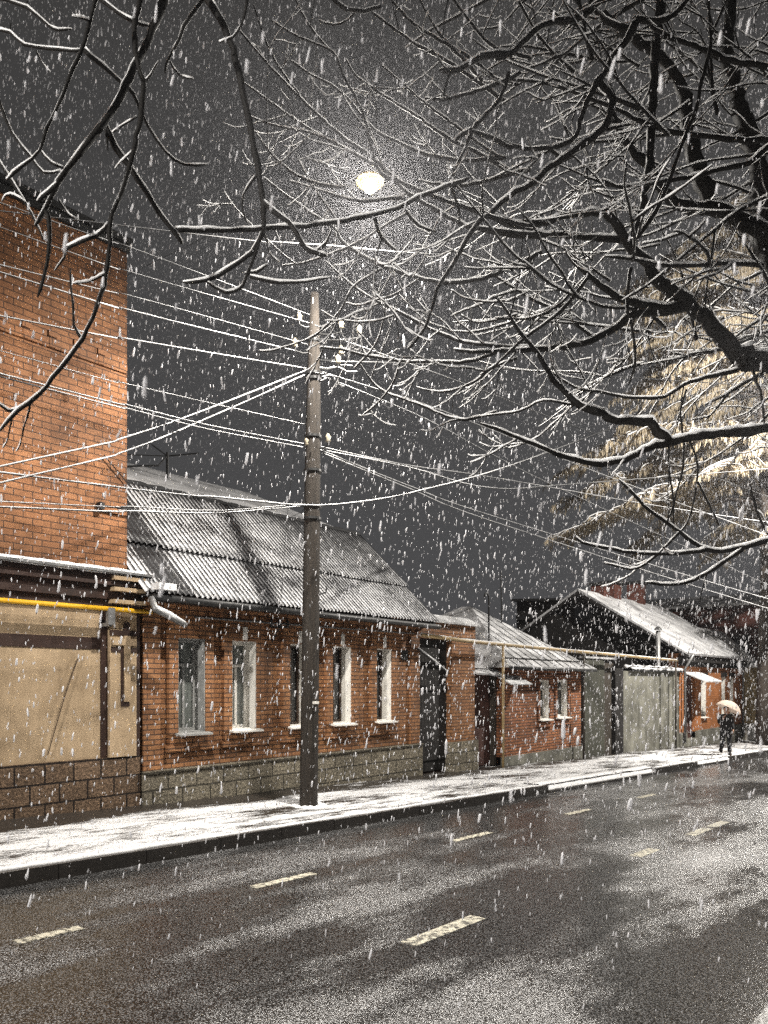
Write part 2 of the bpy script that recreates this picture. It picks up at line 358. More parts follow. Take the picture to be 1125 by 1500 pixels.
# ------------------------------------------------------------------ tall brick building on the left
XB, XL = 6.77, 6.93                                    # right ends of the brick wall and of the plastered storey
bt = thing('brick_building', 'tall orange brick building with windowless wall over a beige plastered ground floor', 'building', (0, YF, gz(0)))
wl = MB(); wl.box(-9, XB, YF+.02, 24, 3.22, 8.18)
wl.build('brick_wall', M['brick_orange'], bt)
c = MB(); c.box(-9.1, XB+.06, YF-.06, 24.1, 8.18, 8.27); c.box(-9.05, XB+.03, YF-.02, 24.05, 8.06, 8.18)
c.build('parapet', M['dark_metal'], bt)
dn = MB(); dn.box(-8.9, XB-.01, YF-.006, YF+.02, 6.255, 6.49)     # dog-tooth course of projecting headers
x = -8.9; i = 0
while x < XB-.14:
    dn.box(x, x+.12, YF-.03, YF+.02, 6.40, 6.48)
    dn.box(x+.02, x+.10, YF-.012, YF+.02, 6.26, 6.40)
    x += .37
dn.build('brick_frieze', M['brick_orange'], bt)
pw = MB(); pw.box(-9, XL, YF, 23.9, .56, 2.74); pw.build('plaster_wall', M['plaster'], bt)
pl = MB(); pl.box(-9, XL+.02, YF-.05, 23.95, -.6, .56); pl.build('plinth', M['stone_brown'], bt)
co = MB()
for k,(za,zb,pr) in enumerate(((2.74,2.86,.06),(2.86,2.92,.11),(2.92,3.06,.10),(3.06,3.11,.17),(3.11,3.23,.15))): co.box(-9, XL+pr*.4, YF-pr, 23.9, za, zb)
co.build('cornice', M['trim'], bt)
MB().box(-9, XL+.12, YF-.24, YF+.02, 3.23, 3.265).build('ledge', M['grey_metal'], bt)
sn = MB(); pts = [(-9+.12*i, YF-.12, 3.265) for i in range(134)]
sn.tube([p for p in pts if p[0] < XL+.05], [.055+random.uniform(-.008,.008) for p in pts if p[0] < XL+.05], 8); sn.build('ledge_snow', M['snow'], bt, True)
# pilaster, painted bands, and strips painting the moulding's shadow
pa, pb = fx(157), fx(196)
pi = MB(); pi.box(pa, pb, YF-.07, YF+.01, .56, 2.74); pi.build('pilaster', M['plaster'], bt)
tr = MB()
tr.box(-9, fx(147), YF-.012, YF+.01, 2.13, 2.30)       # horizontal band
tr.box(fx(147), pa, YF-.014, YF+.01, .56, 2.74)        # vertical band beside the pilaster
w = pb-pa; yp = YF-.07
tr.box(pa, pb, yp-.012, yp+.01, 2.34, 2.42); tr.box(pa+w*.5, pa+w*.72, yp-.014, yp+.01, 2.42, 2.54)
tr.box(pa+.02, pa+w*.42, yp-.012, yp+.01, 2.10, 2.17); tr.box(pa+w*.76, pb, yp-.012, yp+.01, 2.10, 2.17)  # these dark strips and the next draw the raised moulding's shadow
tr.box(pa+w*.40, pa+w*.5, yp-.013, yp+.01, 1.30, 2.17); tr.box(pa+w*.5, pa+w*.72, yp-.013, yp+.01, 1.30, 1.36)
tr.box(pb, pb+.07, YF-.05, YF+.01, .56, 2.74)
tr.build('band_and_shadow', M['trim'], bt)
cr = MB(); cr.box(pa+w*.5, pa+w*.72, yp-.035, yp, 1.37, 2.34); cr.box(pa+.03, pb-.02, yp-.04, yp, 2.20, 2.30)
cr.build('relief_moulding', M['plaster'], bt)
cp = MB()
for z in (2.80, 2.98, 3.14): cp.box(pa-.02, pb+.06, YF-.22, YF-.04, z, z+.055)
cp.build('pilaster_capital', M['plaster'], bt)

gp = thing('gas_pipe', 'bright yellow gas pipe along the beige plastered wall', 'pipe', (3, YF-.2, 2.7))
zy = 2.68
MB().tube([(-9,YF-.2,zy+.0),(XL+.12,YF-.2,zy+.03)], .033, 12).build('pipe', M['yellow'], gp, True)
br = MB(); xx = fx(150)
br.box(xx-.05, xx+.06, YF-.235, YF-.17, zy-.2, zy+.045); br.box(xx-.03, xx+.03, YF-.2, YF, zy-.22, zy-.17)
br.build('bracket', M['grey_metal'], gp)
tag(MB().tube(smooth_path([onY(115,962,YF-.03),onY(95,1020,YF-.035),onY(70,1106,YF-.03)],.1),.007,5).build('slanting_line', M['frame_brown']), 'thin dark line slanting down the beige plastered wall', 'line')  # dark tube laid in place of a wire's slanted shadow
wb = thing('wall_bracket', 'dark iron bracket with a stay at the edge of the tall brick wall', 'bracket', (XB, YF, 4.2))
m_ = MB(); a = onY(150,741,YF-.05); m_.tube([a, (XB+.12,YF-.08,a.z+.03)], .016, 6); m_.box(a.x-.05,a.x+.02,YF-.08,YF+.02,a.z-.05,a.z+.05); m_.build('arm', M['dark_metal'], wb)
a = onY(152,666,YF-.02); b = onY(187,708,YF-.02)
MB().tube([a,b,(XB+.12,YF-.08,a.z-.45)], .009, 5).build('stay', M['dark_metal'], wb)

# ------------------------------------------------------------------ main brick house with the corrugated roof
X0, X1 = XL+.08, fx(612)
EZ = 3.02
hs = thing('brick_house', 'long red brick house with five tall windows and a steep corrugated roof', 'house', (X0, YF, gz(X0)))
wins = [((257,297),(935,1071)),((336,372),(939,1067)),((421,449),(943,1063)),((483.5,511),(947,1060)),((548,570),(952,1055))]
holes = []
for (a,b),(t,bm_) in wins:
    xa, xb = fx(a, YF), fx(b, YF); zc = onY((a+b)/2, t).z; zb = onY((a+b)/2, bm_).z
    holes.append((xa, xb, zb, zc))
zt = sum(h[3] for h in holes)/5; zb = sum(h[2] for h in holes)/5
holes = [(h[0],h[1],zb,zt) for h in holes]
HW = .29                                               # plinth top
w_ = wall(MB(), X0, X1, HW, EZ, YF, YF+.38, holes)
w_.prism([(YF+.38,-.6),(YF+.38,EZ),(12.2,5.02),(16,6.62),(20,5),(20,-.6)], X0, X1)
w_.build('wall', M['brick_red'], hs)
p_ = MB(); p_.box(X0-.02, X1+.06, YF-.09, YF+.02, -.75, HW-.03); p_.box(X0-.02, X1+.07, YF-.115, YF+.02, HW-.03, HW+.012)
p_.build('plinth', M['stone'], hs)
for k,(xa,xb,zc,zd) in enumerate(holes):
    fm, rm = (M['shaded_white'], M['shaded_white']) if k == 0 else ((M['white'], M['white']) if k == 1 else (M['frame_brown'], M['white']))  # first window: white greyed in the colour, as its reveal stands unlit
    wn = window(hs, xa, xb, zc, zd, YF-.06, fm, rm, depth=.24, mull=.55, transom=.72 if k < 2 else 0, glass_m=M['glass_pale'] if k < 2 else None, sill_m=M['shaded_white'] if k == 0 else M['white'])
    if k == 1: MB().box(xa+.08, xb-.05, YF+.30, YF+.33, zc+.05, zd-.05).build('curtain', M['curtain'], wn)
    s = MB(); g = .17; y0 = YF-.075
    s.box(xa-g, xa, y0, YF, zc-.02, EZ-.26); s.box(xb, xb+g, y0, YF, zc-.02, EZ-.26); s.box(xa, xb, y0, YF, zd, EZ-.26)
    s.box(xa-g+.03, xb+g-.03, y0+.02, YF, zc-.20, zc-.02)
    s.box(xa-g-.04, xa+.1, y0-.02, YF, zc-.28, zc-.2); s.box(xb-.1, xb+g+.04, y0-.02, YF, zc-.28, zc-.2); s.box(xa+.1, xb-.1, y0+.01, YF, zc-.26, zc-.2)
    s.build('window_surround', M['brick_red'], hs)
    if k: MB().box((xa+xb)/2-.045, (xa+xb)/2+.045, y0-.02, y0, zd+.02, zd+.24).build('keystone', M['white'], hs)
ps = MB()                                              # corner pilasters and string course
ps.box(X0, X0+.30, YF-.055, YF, HW+.012, EZ-.28); ps.build('corner_pilaster', M['brick_red'], hs); ps = MB(); ps.box(X1-.32, X1, YF-.055, YF, HW+.012, EZ-.28)
ps.build('corner_pilaster', M['brick_red'], hs)
cn = MB()
for za,zb,pr in ((EZ-.28,EZ-.20,.08),(EZ-.20,EZ-.12,.13),(EZ-.12,EZ-.02,.18)): cn.box(X0, X1+pr*.3, YF-pr, YF, za, zb)
x = X0+.1
while x < X1-.1: cn.box(x, x+.10, YF-.115, YF-.08, EZ-.27, EZ-.20); x += .22
cn.build('cornice', M['brick_red'], hs)
def corr(mb, x0, x1, y0, z0, y1, z1, lift=0., amp=.019, wl=.102, per=8, jag=0.02):
    nx = int((x1-x0)/wl*per); rows = 8; vs = []
    sl = math.atan2(z1-z0, y1-y0); ny, nz = -math.sin(sl), math.cos(sl)
    for i in range(nx+1):
        x = x0+(x1-x0)*i/nx
        for j in range(rows+1):
            t = j/rows; t0 = (-jag/2+jag*((math.floor(x/1.1)*37)%7)/7) if j == 0 else 0
            h = amp*math.sin(2*math.pi*x/wl)+lift
            vs.append((x, y0+(y1-y0)*(t+t0)+ny*h, z0+(z1-z0)*(t+t0)+nz*h))
    top = len(vs); vs += [(x_, y_-ny*.012, z_-nz*.012) for x_,y_,z_ in vs]
    r = rows+1; fs = []
    for i in range(nx):
        for j in range(rows):
            q = (i*r+j, (i+1)*r+j, (i+1)*r+j+1, i*r+j+1); fs += [q, tuple(top+k for k in reversed(q))]
        fs += [(i*r, top+i*r, top+(i+1)*r, (i+1)*r), (i*r+rows, (i+1)*r+rows, top+(i+1)*r+rows, top+i*r+rows)]
    for j in range(rows):
        fs += [(j, j+1, top+j+1, top+j), (nx*r+j, top+nx*r+j, top+nx*r+j+1, nx*r+j+1)]
    return mb.add(vs, fs)
RX0, RX1 = 6.80, X1+.22
ya, za, yb, zbr = 9.88, 3.00, 12.2, 5.14
def rp(t): return ya+(yb-ya)*t, za+(zbr-za)*t
m1 = MB(); y, z = rp(.42); corr(m1, RX0, RX1, ya, za, y, z, 0); rf = m1.build('corrugated_roof', M['corrugated'], hs, True, 2)
m1 = MB(); y, z = rp(.385); corr(m1, RX0, RX1, y, z, yb, zbr, .055); m1.build('upper_sheets', M['corrugated'], rf, True, 2)
m1 = MB(); m1.tube([(RX0+i*.15, yb+.02, zbr+.05+.012*math.sin(i*2.1)) for i in range(int((RX1-RX0)/.15)+1)], .07, 8); m1.build('ridge_cap', M['tar'], hs, True)
m1 = MB(); m1.plate([(RX0,yb,zbr+.02),(X1+.1,yb,zbr+.02),(X1+.1,16,6.75),(RX0,16,6.75)], .06); m1.plate([(RX0,16.02,6.75),(X1+.1,16.02,6.75),(X1+.1,20.2,4.95),(RX0,20.2,4.95)], .06)
m1.build('rear_roof', M['rear_roof'], hs)
vb = MB(); vb.prism([(ya,za-.1),(ya,za-.03),(yb,zbr-.03),(16,6.68),(16,6.55),(yb,zbr-.16)], X1+.02, X1+.1); vb.build('verge_board', M['dark_wall'], hs)
fb = MB(); fb.box(RX0+.1, RX1-.05, ya+.05, ya+.08, za-.14, za-.02); fb.box(RX0+.1, RX1-.05, ya+.08, YF, za-.06, za-.04); fb.build('fascia', M['dark_wall'], hs)
gt = MB(); gt.tube([(RX0+.1,ya-.03,za-.09),(RX1-.02,ya-.03,za-.12)], .055, 8); gt.build('gutter', M['dark_metal'], hs, True)
dp = thing('rain_pipe', 'snow-topped pipe elbow hanging from the left end of the corrugated roof gutter', 'pipe', (7.2, ya, za))
a, b = onY(228,893,9.75), onY(272,916,9.75)
m1 = MB(); m1.tube([(a.x,ya-.03,za-.1),(a.x,9.76,a.z),a,b], [.05,.045,.045,.045], 8); e_ = m1.build('elbow', M['grey_metal'], dp, True)
m1 = MB(); m1.tube([a+Vector((.02,0,.035)),(a+b)/2+Vector((0,0,.045)),b+Vector((-.02,0,.035))], [.03,.04,.03], 8); m1.build('snow_layer', M['snow'], dp, True)
m1 = MB(); m1.box(RX0+.12, RX0+.42, 9.72, 9.92, 3.02, 3.12); f_ = tag(m1.build('snow_slab', M['snow'], None), 'small slab of snow caught at the left corner of the gutter', 'snow')
cd = MB(); cd.tube([onY(285,904,YF-.11),onY(440,916,YF-.11),onY(606,928,YF-.11)], .016, 6)
tag(cd.build('wall_conduit', M['grey_metal']), 'grey conduit running under the brick house cornice', 'conduit')
vt = thing('wall_vent', 'small dark square vent near the right corner of the brick house', 'vent', tuple(onY(592,960)))
q = onY(592,960); m1 = MB(); m1.box(q.x-.1,q.x+.1,YF-.03,YF,q.z-.11,q.z+.11); m1.build('frame', M['dark_metal'], vt)
m1 = MB(); [m1.box(q.x-.08,q.x+.08,YF-.045,YF-.03,q.z-.09+i*.045,q.z-.065+i*.045) for i in range(4)]; m1.build('louvre', M['dark_wall'], vt)
wr = thing('wire_bracket', 'dark wall bracket with insulators between two windows of the long brick house', 'bracket', tuple(onY(398,925)))
q = onY(398,925); m1 = MB(); m1.box(q.x-.02,q.x+.02,YF-.22,YF,q.z+.06,q.z+.1); m1.tube([(q.x-.22,YF-.2,q.z+.08),(q.x+.22,YF-.2,q.z+.08)],.014,6); m1.tube([(q.x,YF-.2,q.z+.06),(q.x,YF-.01,q.z-.18)],.012,6); m1.build('arm', M['dark_metal'], wr)
for dx in (-.2,0,.2): MB().lathe((q.x+dx,YF-.2,q.z+.09),((.02,0),(.035,.03),(.022,.06),(.035,.09),(.01,.12)),10).build('insulator', M['dark_metal'], wr, True)
# service mast on the rear roof
q = P(245,668,17.6)
rm_ = thing('roof_mast', 'black service mast with wire arms on the roof beside the tall brick building', 'mast', (q.x,q.y,q.z-.9))
m1 = MB(); m1.tube([(q.x,q.y,q.z-1.5),(q.x,q.y,q.z+.08)],.03,8); m1.build('post', M['dark_metal'], rm_)
m1 = MB(); m1.tube([P(222,651,17.4),q,P(291,664,17.9)],.018,6); m1.tube([P(187,683,17.),P(232,682,17.4),q],.02,6); m1.tube([P(187,666,17.),q],.012,6); m1.build('arm', M['dark_metal'], rm_)

# ------------------------------------------------------------------ gateway between the houses
G0, GP0, GP1 = X1+.07, fx(661), fx(694)
gw = thing('brick_gateway', 'brick gateway with one pillar and a brick lintel beside the long house', 'gateway', (GP0, YF, gz(GP0)))
m1 = MB(); m1.box(GP0, GP1, YF-.03, YF+.18, onY(680,1085).z, onY(680,938).z); m1.build('pillar', M['brick_red'], gw)
zl0, zl1 = onY(655,937).z, onY(655,914).z
m1 = MB(); m1.box(G0, GP1+.04, YF-.02, YF+.45, zl0, zl1); m1.build('lintel', M['brick_red'], gw)
m1 = MB(); m1.box(GP0-.05, GP1+.06, YF-.1, YF+.2, gz(16)-.3, onY(680,1085).z); m1.build('plinth', M['stone'], gw)
m1 = MB(); m1.prism([(YF-.12,zl1),(YF-.12,zl1+.04),(YF+.22,zl1+.22),(YF+.55,zl1+.04),(YF+.55,zl1)], G0-.02, GP1+.12); cg=m1.build('coping', M['roof_thin'], gw)
mg = thing('yard_gate', 'black boarded gate standing in the brick gateway', 'gate', (G0+.6, YF+.15, gz(15)))
m1 = MB(); x = G0+.02
while x < GP0-.02: m1.box(x, min(x+.115,GP0-.01), YF+.14, YF+.17, gz(15)+.05, zl0-.02); x += .125
m1.build('boards', M['dark_wall'], mg)
[MB().box(G0+.01,GP0-.01,YF+.11,YF+.14,z,z+.1).build('rail', M['dark_wall'], mg) for z in (gz(15)+.3, gz(15)+1.9)]
m1 = MB(); a,b = onY(613,951,YF-.15), onY(655,985,YF-.15)
m1.tube([a,b],.025,6); mm = thing('awning_rod', 'thin slanting snow-topped rod across the dark gate opening', 'rod', tuple(a)); m1.build('rod', M['dark_metal'], mm)
MB().tube([a+Vector((0,0,.03)),(a+b)/2+Vector((0,0,.035)),b+Vector((0,0,.03))],[.02,.028,.02],6).build('snow_layer', M['snow'], mm, True)

# ------------------------------------------------------------------ recessed wooden gate with its little snowy roof
H0, H1 = fx(735), fx(851)
wg = thing('wooden_gate', 'dark red-brown plank gate under a small snowy roof beside the low brick house', 'gate', (GP1+.5, YF+.3, gz(17)))
m1 = MB(); x = GP1+.03; zt_ = onY(712,985,YF+.3).z
while x < H0-.05: m1.box(x, x+.11, YF+.28, YF+.32, gz(17)+.02, zt_); x += .12
m1.build('boards', M['wood_red'], wg)
m1 = MB(); m1.box(GP1+.02, GP1+.16, YF+.15, YF+.27, gz(17), zt_); m1.box(H0-.15, H0-.02, YF+.15, YF+.27, gz(17), zt_); m1.build('post', M['wood'], wg)
m1 = MB(); m1.plate([(GP1+.0,YF-.12,zt_-.02),(H0+.02,YF-.12,zt_-.06),(H0+.02,YF+.6,zt_+.28),(GP1+.0,YF+.6,zt_+.28)], .05); m1.build('roof', M['roof_snow'], wg)

# ------------------------------------------------------------------ low brick house with hipped roof
lh = thing('low_house', 'low brick house with two small windows and a grey hipped roof', 'house', (H0, YF, gz(H0)))
EZ2 = onY(790,976).z
lw = [((790,804),(996,1053)),((815,831),(996,1050))]
hl = [(fx(a),fx(b),onY((a+b)/2,d).z,onY((a+b)/2,c).z) for (a,b),(c,d) in lw]
pz2 = onY(790,1101).z
m1 = wall(MB(), H0, H1, pz2, EZ2, YF, YF+.35, hl); m1.box(H0, H1, YF+.35, YF+6, gz(20)-.5, EZ2); m1.build('wall', M['brick_small'], lh)
m1 = MB(); m1.box(H0-.02, H1+.03, YF-.06, YF+.02, gz(20)-.5, pz2); m1.build('plinth', M['concrete'], lh)
for h in hl:
    window(lh, *h, YF, M['white'], M['white'], depth=.14, mull=0, transom=.75)
    m1 = MB(); m1.box(h[0]-.12,h[0]-.01,YF-.04,YF,h[2],h[3]); m1.box(h[1]+.01,h[1]+.12,YF-.04,YF,h[2],h[3]); m1.box(h[0]-.12,h[1]+.12,YF-.05,YF,h[3]+.01,h[3]+.14); m1.box(h[0]-.12,h[1]+.12,YF-.06,YF,h[2]-.22,h[2]-.1); m1.build('window_surround', M['brick_small'], lh)
ap = onY(690,888,12.75); e0 = (H0-.30, YF-.38, EZ2-.02); e1 = (H1+.25, YF-.38, EZ2-.02); e2 = (H1+.25, 16.0, EZ2-.02); e3 = (H0-.9, 16.0, EZ2-.02)
m1 = MB(); vs = [e0,e1,e2,e3,tuple(ap),(ap.x,13.1,ap.z)]
m1.add(vs+[(a,b,c-.05) for a,b,c in vs], [(0,1,4),(1,2,5,4),(2,3,5),(3,0,4,5),(7,6,10),(8,7,10,11),(9,8,11),(6,9,11,10),(0,6,7,1),(1,7,8,2),(2,8,9,3),(3,9,6,0)])
m1.build('roof', M['roof_thin'], lh)
m1 = MB()                                              # raised seams on the street slope
for i in range(1,12):
    t = i/12; x = e0[0]+(e1[0]-e0[0])*t
    k = (x-e0[0])/(ap.x-e0[0]) if x < ap.x else (e1[0]-x)/(e1[0]-ap.x)
    m1.tube([(x,e0[1],e0[2]+.012),(x,e0[1]+(ap.y-e0[1])*k,e0[2]+(ap.z-e0[2])*k+.004)],.009,4)
m1.build('roof_seam', M['tar'], lh)
m1 = MB(); m1.tube([(e0[0],e0[1]-.02,e0[2]-.06),(e1[0],e1[1]-.02,e1[2]-.07)],.04,8); m1.build('gutter', M['dark_metal'], lh, True)
m1 = MB(); a,b = onY(742,995,YF-.3), onY(768,1011,YF-.3)
m1.plate([(a.x,YF-.45,a.z-.12),(b.x+.2,YF-.45,a.z-.12),(b.x+.2,YF,a.z+.1),(a.x,YF,a.z+.1)],.03); m1.build('meter_hood', M['roof_thin'], lh)
# masts on the roof
mt = thing('curled_vent_pipe', 'thin black vent pipe with a curled top in front of the hipped roof', 'pipe', (fx(716,10.6),10.6,2.4))
a = onY(716,944,10.6); b = onY(716,876,10.6); pts = [a,b]
for i in range(1,7): pts.append(b+Vector((-(1-math.cos(i*.5))*.11,0,math.sin(i*.5)*.12)))
MB().tube(pts,.022,6).build('pipe', M['dark_metal'], mt, True)
an = thing('antenna_mast', 'tall thin antenna mast rising behind the curled vent pipe', 'antenna', tuple(onY(735,920,12.)))
MB().tube([onY(735,925,12.),onY(734,837,12.)],.02,6).build('mast', M['dark_metal'], an)
m1 = MB(); q = onY(734,845,12.); m1.tube([q+Vector((-.25,0,-.05)),q+Vector((.3,0,.05))],.012,5); q = onY(734,858,12.); m1.tube([q+Vector((-.15,0,-.1)),q+Vector((.1,0,.06))],.012,5); m1.build('aerial', M['dark_metal'], an)

# long pale gas pipe over the yards
g2 = thing('overhead_gas_pipe', 'faded yellow gas pipe on posts passing over the low house and the yards', 'pipe', tuple(onY(737,1105,9.98)))
pts = [onY(617,930,10.0),onY(690,940,10.0),onY(850,955,10.0),onY(992,968,10.0)]
m1 = MB(); m1.tube(pts,.045,10); m1.build('pipe', M['ochre'], g2, True)
m1 = MB(); sp_ = smooth_path([p+Vector((0,0,.035)) for p in pts],.25); m1.tube(sp_,[.024+random.uniform(-.008,.008) for _ in sp_],6); m1.build('snow_layer', M['snow'], g2, True)
for px in (737, 855, 990):
    q = onY(px, 946+ (px-737)*.088, 10.0); MB().tube([(q.x,10.0,gz(q.x)-.1),(q.x,10.0,q.z)],.035,8).build('post', M['ochre'] if px < 800 else M['wood'], g2, True)

# ------------------------------------------------------------------ plank fence and concrete wall
F0, F1, F2 = fx(857), fx(911), fx(995)
pf = thing('plank_fence', 'dark weathered plank fence with a door between the low house and the pale wall', 'fence', (F0, YF, gz(F0)))
m1 = MB(); x = F0; i = 0; zt_ = onY(880,968).z
while x < fx(884): m1.box(x, x+.14, YF, YF+.04, gz(x)-.1, zt_+.02*(i%3)); x += .15; i += 1
m1.build('boards', M['wood_green'], pf)
m1 = MB(); x = fx(884)+.05
while x < fx(899): m1.box(x, x+.14, YF+.06, YF+.1, gz(x)-.1, zt_-.05); x += .15
m1.build('door', M['wood'], pf)
m1 = MB(); m1.box(fx(899), fx(911)-.02, YF-.06, YF+.2, gz(25)-.2, onY(905,975).z); m1.build('post', M['dark_wall'], pf)
m1 = MB(); m1.box(F0, fx(899), YF-.03, YF+.2, zt_+.06, zt_+.12); m1.build('coping', M['roof_thin'], pf)
cw = thing('concrete_wall', 'pale streaked concrete yard wall with snow along its top', 'wall', (F1, YF, gz(F1)))
zc = onY(955,984).z
m1 = MB(); m1.box(F1, F2, YF, YF+.2, gz(30)-.3, zc); [m1.box(fx(p),fx(p)+.35,YF-.05,YF,gz(30)-.3,zc) for p in (911,966,985)]; m1.build('panel', M['concrete'], cw)
m1 = MB(); m1.box(fx(921), F2+.1, YF-.12, YF+.3, zc, zc+.1); m1.build('coping', M['dark_metal'], cw)
m1 = MB(); k = 40; xa_, xb_ = fx(921), F2+.1
pts = [(xa_+(xb_-xa_)*i/k, YF-.06, zc+.10) for i in range(k+1)]; m1.tube(pts,[.07+random.uniform(-.025,.03) for _ in pts],8); m1.tube([(a,YF+.1,c+.02) for a,b,c in pts],[.10+random.uniform(-.03,.03) for _ in pts],8); m1.build('snow_layer', M['snow'], cw, True)
st = MB(); q = onY(964,975,10.9); st.tube([(q.x,10.9,gz(q.x)),(q.x,10.9,onY(964,924,10.9).z)],.09,10); sk = thing('stove_pipe', 'grey stove pipe with a cap standing behind the pale concrete wall', 'chimney', (q.x,10.9,gz(q.x)))
st.build('pipe', M['grey_metal'], sk, True); q = onY(964,922,10.9); MB().lathe((q.x,10.9,q.z-.02),((.16,0),(.13,.06),(.02,.16)),12).build('cap', M['dark_metal'], sk)

# ------------------------------------------------------------------ gabled house with snowy roof
T0, T1 = fx(994), fx(1089); TE = onY(1040,961).z; TR = (14.45, 5.62)
gh = thing('gabled_house', 'orange house with a dark gable and a broad snowy roof', 'house', (T0, YF, gz(T0)))
tw = [((1027,1034),(992,1050)),((1057,1062),(992,1048)),((1069,1074),(992,1048))]
ht = [(fx(a),fx(b),onY((a+b)/2,d).z,onY((a+b)/2,c).z) for (a,b),(c,d) in tw]
dr = (fx(1004),fx(1019),gz(T0)+.25,onY(1010,988).z)
m1 = wall(MB(), T0, T1, onY(1040,1068).z, TE, YF, YF+.4, ht+[dr]); m1.build('front_wall', M['wall_orange'], gh)
m1 = MB(); m1.prism([(YF+.4,-3),(YF+.4,TE),(14.45,5.45),(19,TE-.1),(19,-3)], T0, T1); m1.build('gable_wall', M['dark_wall'], gh)
m1 = MB(); pz3 = onY(1040,1068).z; m1.box(fx(1019), T1, YF-.08, YF+.02, gz(40)-.5, pz3+.03); m1.box(T0,dr[0],YF-.08,YF+.02,gz(40)-.5,pz3+.03); m1.box(dr[0],dr[1],YF-.1,YF+.3,gz(40)-.5,dr[2]); m1.build('plinth', M['concrete'], gh)
for h in ht: window(gh, *h, YF, M['frame_brown'], M['white'], depth=.2, mull=0, transom=.7)
for h in ht: MB().box(h[0]-.15,h[1]+.15,YF-.06,YF,h[3]+.02,h[3]+.2).build('lintel', M['dark_wall'], gh)
m1 = MB(); m1.box(dr[0]+.02,dr[1]-.02,YF+.18,YF+.24,dr[2],dr[3]-.03); [m1.box(dr[0]+.2+i*.75,dr[0]+.75+i*.75,YF+.16,YF+.18,dr[2]+.2+z,dr[2]+.95+z) for i in (0,1) for z in (0,1.0)]; d_=m1.build('door', M['wood_red'], gh)
MB().lathe((dr[0]+.85,YF+.14,dr[2]+1.0),((.01,0),(.03,.02),(.03,.05),(.01,.07)),8).build('handle', M['grey_metal'], d_)
m1 = MB(); aw = onY(1004,984,YF-.02).z; m1.plate([(dr[0]-.2,YF-.9,aw-.38),(dr[1]+.6,YF-.9,aw-.38),(dr[1]+.6,YF,aw),(dr[0]-.2,YF,aw)],.05); m1.build('door_awning', M['snow'], gh)
m1 = MB(); ov=.35
m1.plate([(T0-.3,YF-.45,TE-.0),(T1+.3,YF-.45,TE-.0),(T1+.3,14.45,TR[1]+.05),(T0-.3,14.45,TR[1]+.05)],.09); m1.plate([(T0-.3,14.46,TR[1]+.05),(T1+.3,14.46,TR[1]+.05),(T1+.3,19.3,TE-.1),(T0-.3,19.3,TE-.1)],.09); m1.build('roof', M['roof_snow'], gh)
m1 = MB(); m1.prism([(YF-.44,TE-.18),(YF-.44,TE-.07),(14.45,TR[1]-.05),(19.3,TE-.2),(19.3,TE-.34),(14.45,TR[1]-.22)], T0-.3, T0-.24); m1.build('bargeboard', M['dark_wall'], gh)
m1 = MB(); m1.box(T0-.1,T1+.15,YF-.3,YF,TE-.32,TE-.12); m1.box(T0-.05,T1+.1,YF-.12,YF,TE-.5,TE-.32); m1.build('cornice', M['dark_wall'], gh)
for px in (1003,1088): 
    m1 = MB(); x = fx(px,YF-.15); m1.tube([(x,YF-.5,TE-.05),(x,YF-.16,TE-.6),(x,YF-.16,gz(x)+.15)],.055,8); m1.build('downpipe', M['grey_metal'], gh, True)
for px,py,sx in ((879,862,.5),(896,860,.7),(932,860,.75)):
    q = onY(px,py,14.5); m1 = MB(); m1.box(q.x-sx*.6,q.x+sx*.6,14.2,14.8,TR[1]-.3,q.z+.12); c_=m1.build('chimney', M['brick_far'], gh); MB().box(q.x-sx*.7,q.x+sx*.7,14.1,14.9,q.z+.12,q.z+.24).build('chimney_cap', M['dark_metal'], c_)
m1 = MB(); q0,q1 = P(840,905,32.6), P(850,905,32.9); q=onY(846,893,14.2)
m1.box(T0-.04,T0,13.9,14.7,4.2,4.9); m1.build('attic_window', M['glass'], gh)
# dark shed roof left behind it
sd = thing('dark_outbuilding', 'dark flat-topped outbuilding behind the low house, left of the gable', 'building', (30,20,gz(30)))
a, b = P(757,880,36.), P(842,884,38.)
m1 = MB(); m1.box(a.x, a.x+5.5, b.y-1, a.y, -2, a.z); m1.build('wall', M['dark_wall'], sd)
m1 = MB(); m1.plate([(a.x-.2,b.y-1.3,a.z-.05),(a.x+5.7,b.y-1.3,a.z-.05),(a.x+5.7,a.y+.2,a.z+.08),(a.x-.2,a.y+.2,a.z+.08)],.1); m1.box(a.x-.1,a.x-.02,b.y-1,a.y,a.z-.9,a.z-.7); m1.build('roof', M['tar'], sd)
# beige house and the dark red block beyond
bh = thing('beige_house', 'narrow beige rendered house with a snowy ledge next to the gabled house', 'house', (T1+.5,YF,gz(T1)))
bx0, bx1 = fx(1090.5), fx(1122); bz = onY(1100,978).z
m1 = MB(); m1.box(bx0,bx1,YF-.02,YF+6,gz(45)-.5,bz); m1.prism([(YF+.3,bz),(YF+2.2,bz+1.9),(YF+4.2,bz)],bx0,bx1); m1.build('wall', M['beige'], bh)
m1 = MB(); m1.box(bx0+.1,bx1,YF-.1,YF,gz(45)-.5,onY(1100,1059).z); m1.build('plinth', M['white'], bh)
m1 = MB(); m1.box(bx0,bx1+.1,YF-.4,YF+.3,bz,bz+.1); m1.build('ledge', M['snow'], bh)
m1 = MB(); m1.plate([(bx0-.2,YF+.2,bz+.2),(bx1+.2,YF+.2,bz+.2),(bx1+.2,YF+2.3,bz+2.1),(bx0-.2,YF+2.3,bz+2.1)],.1); m1.plate([(bx0-.2,YF+2.31,bz+2.1),(bx1+.2,YF+2.31,bz+2.1),(bx1+.2,YF+4.4,bz),(bx0-.2,YF+4.4,bz)],.1); m1.build('roof', M['roof_thin'], bh)
fbk = thing('brick_block', 'dark red two storey brick block with a low roof behind the gabled house', 'building', (49,14,gz(49)))
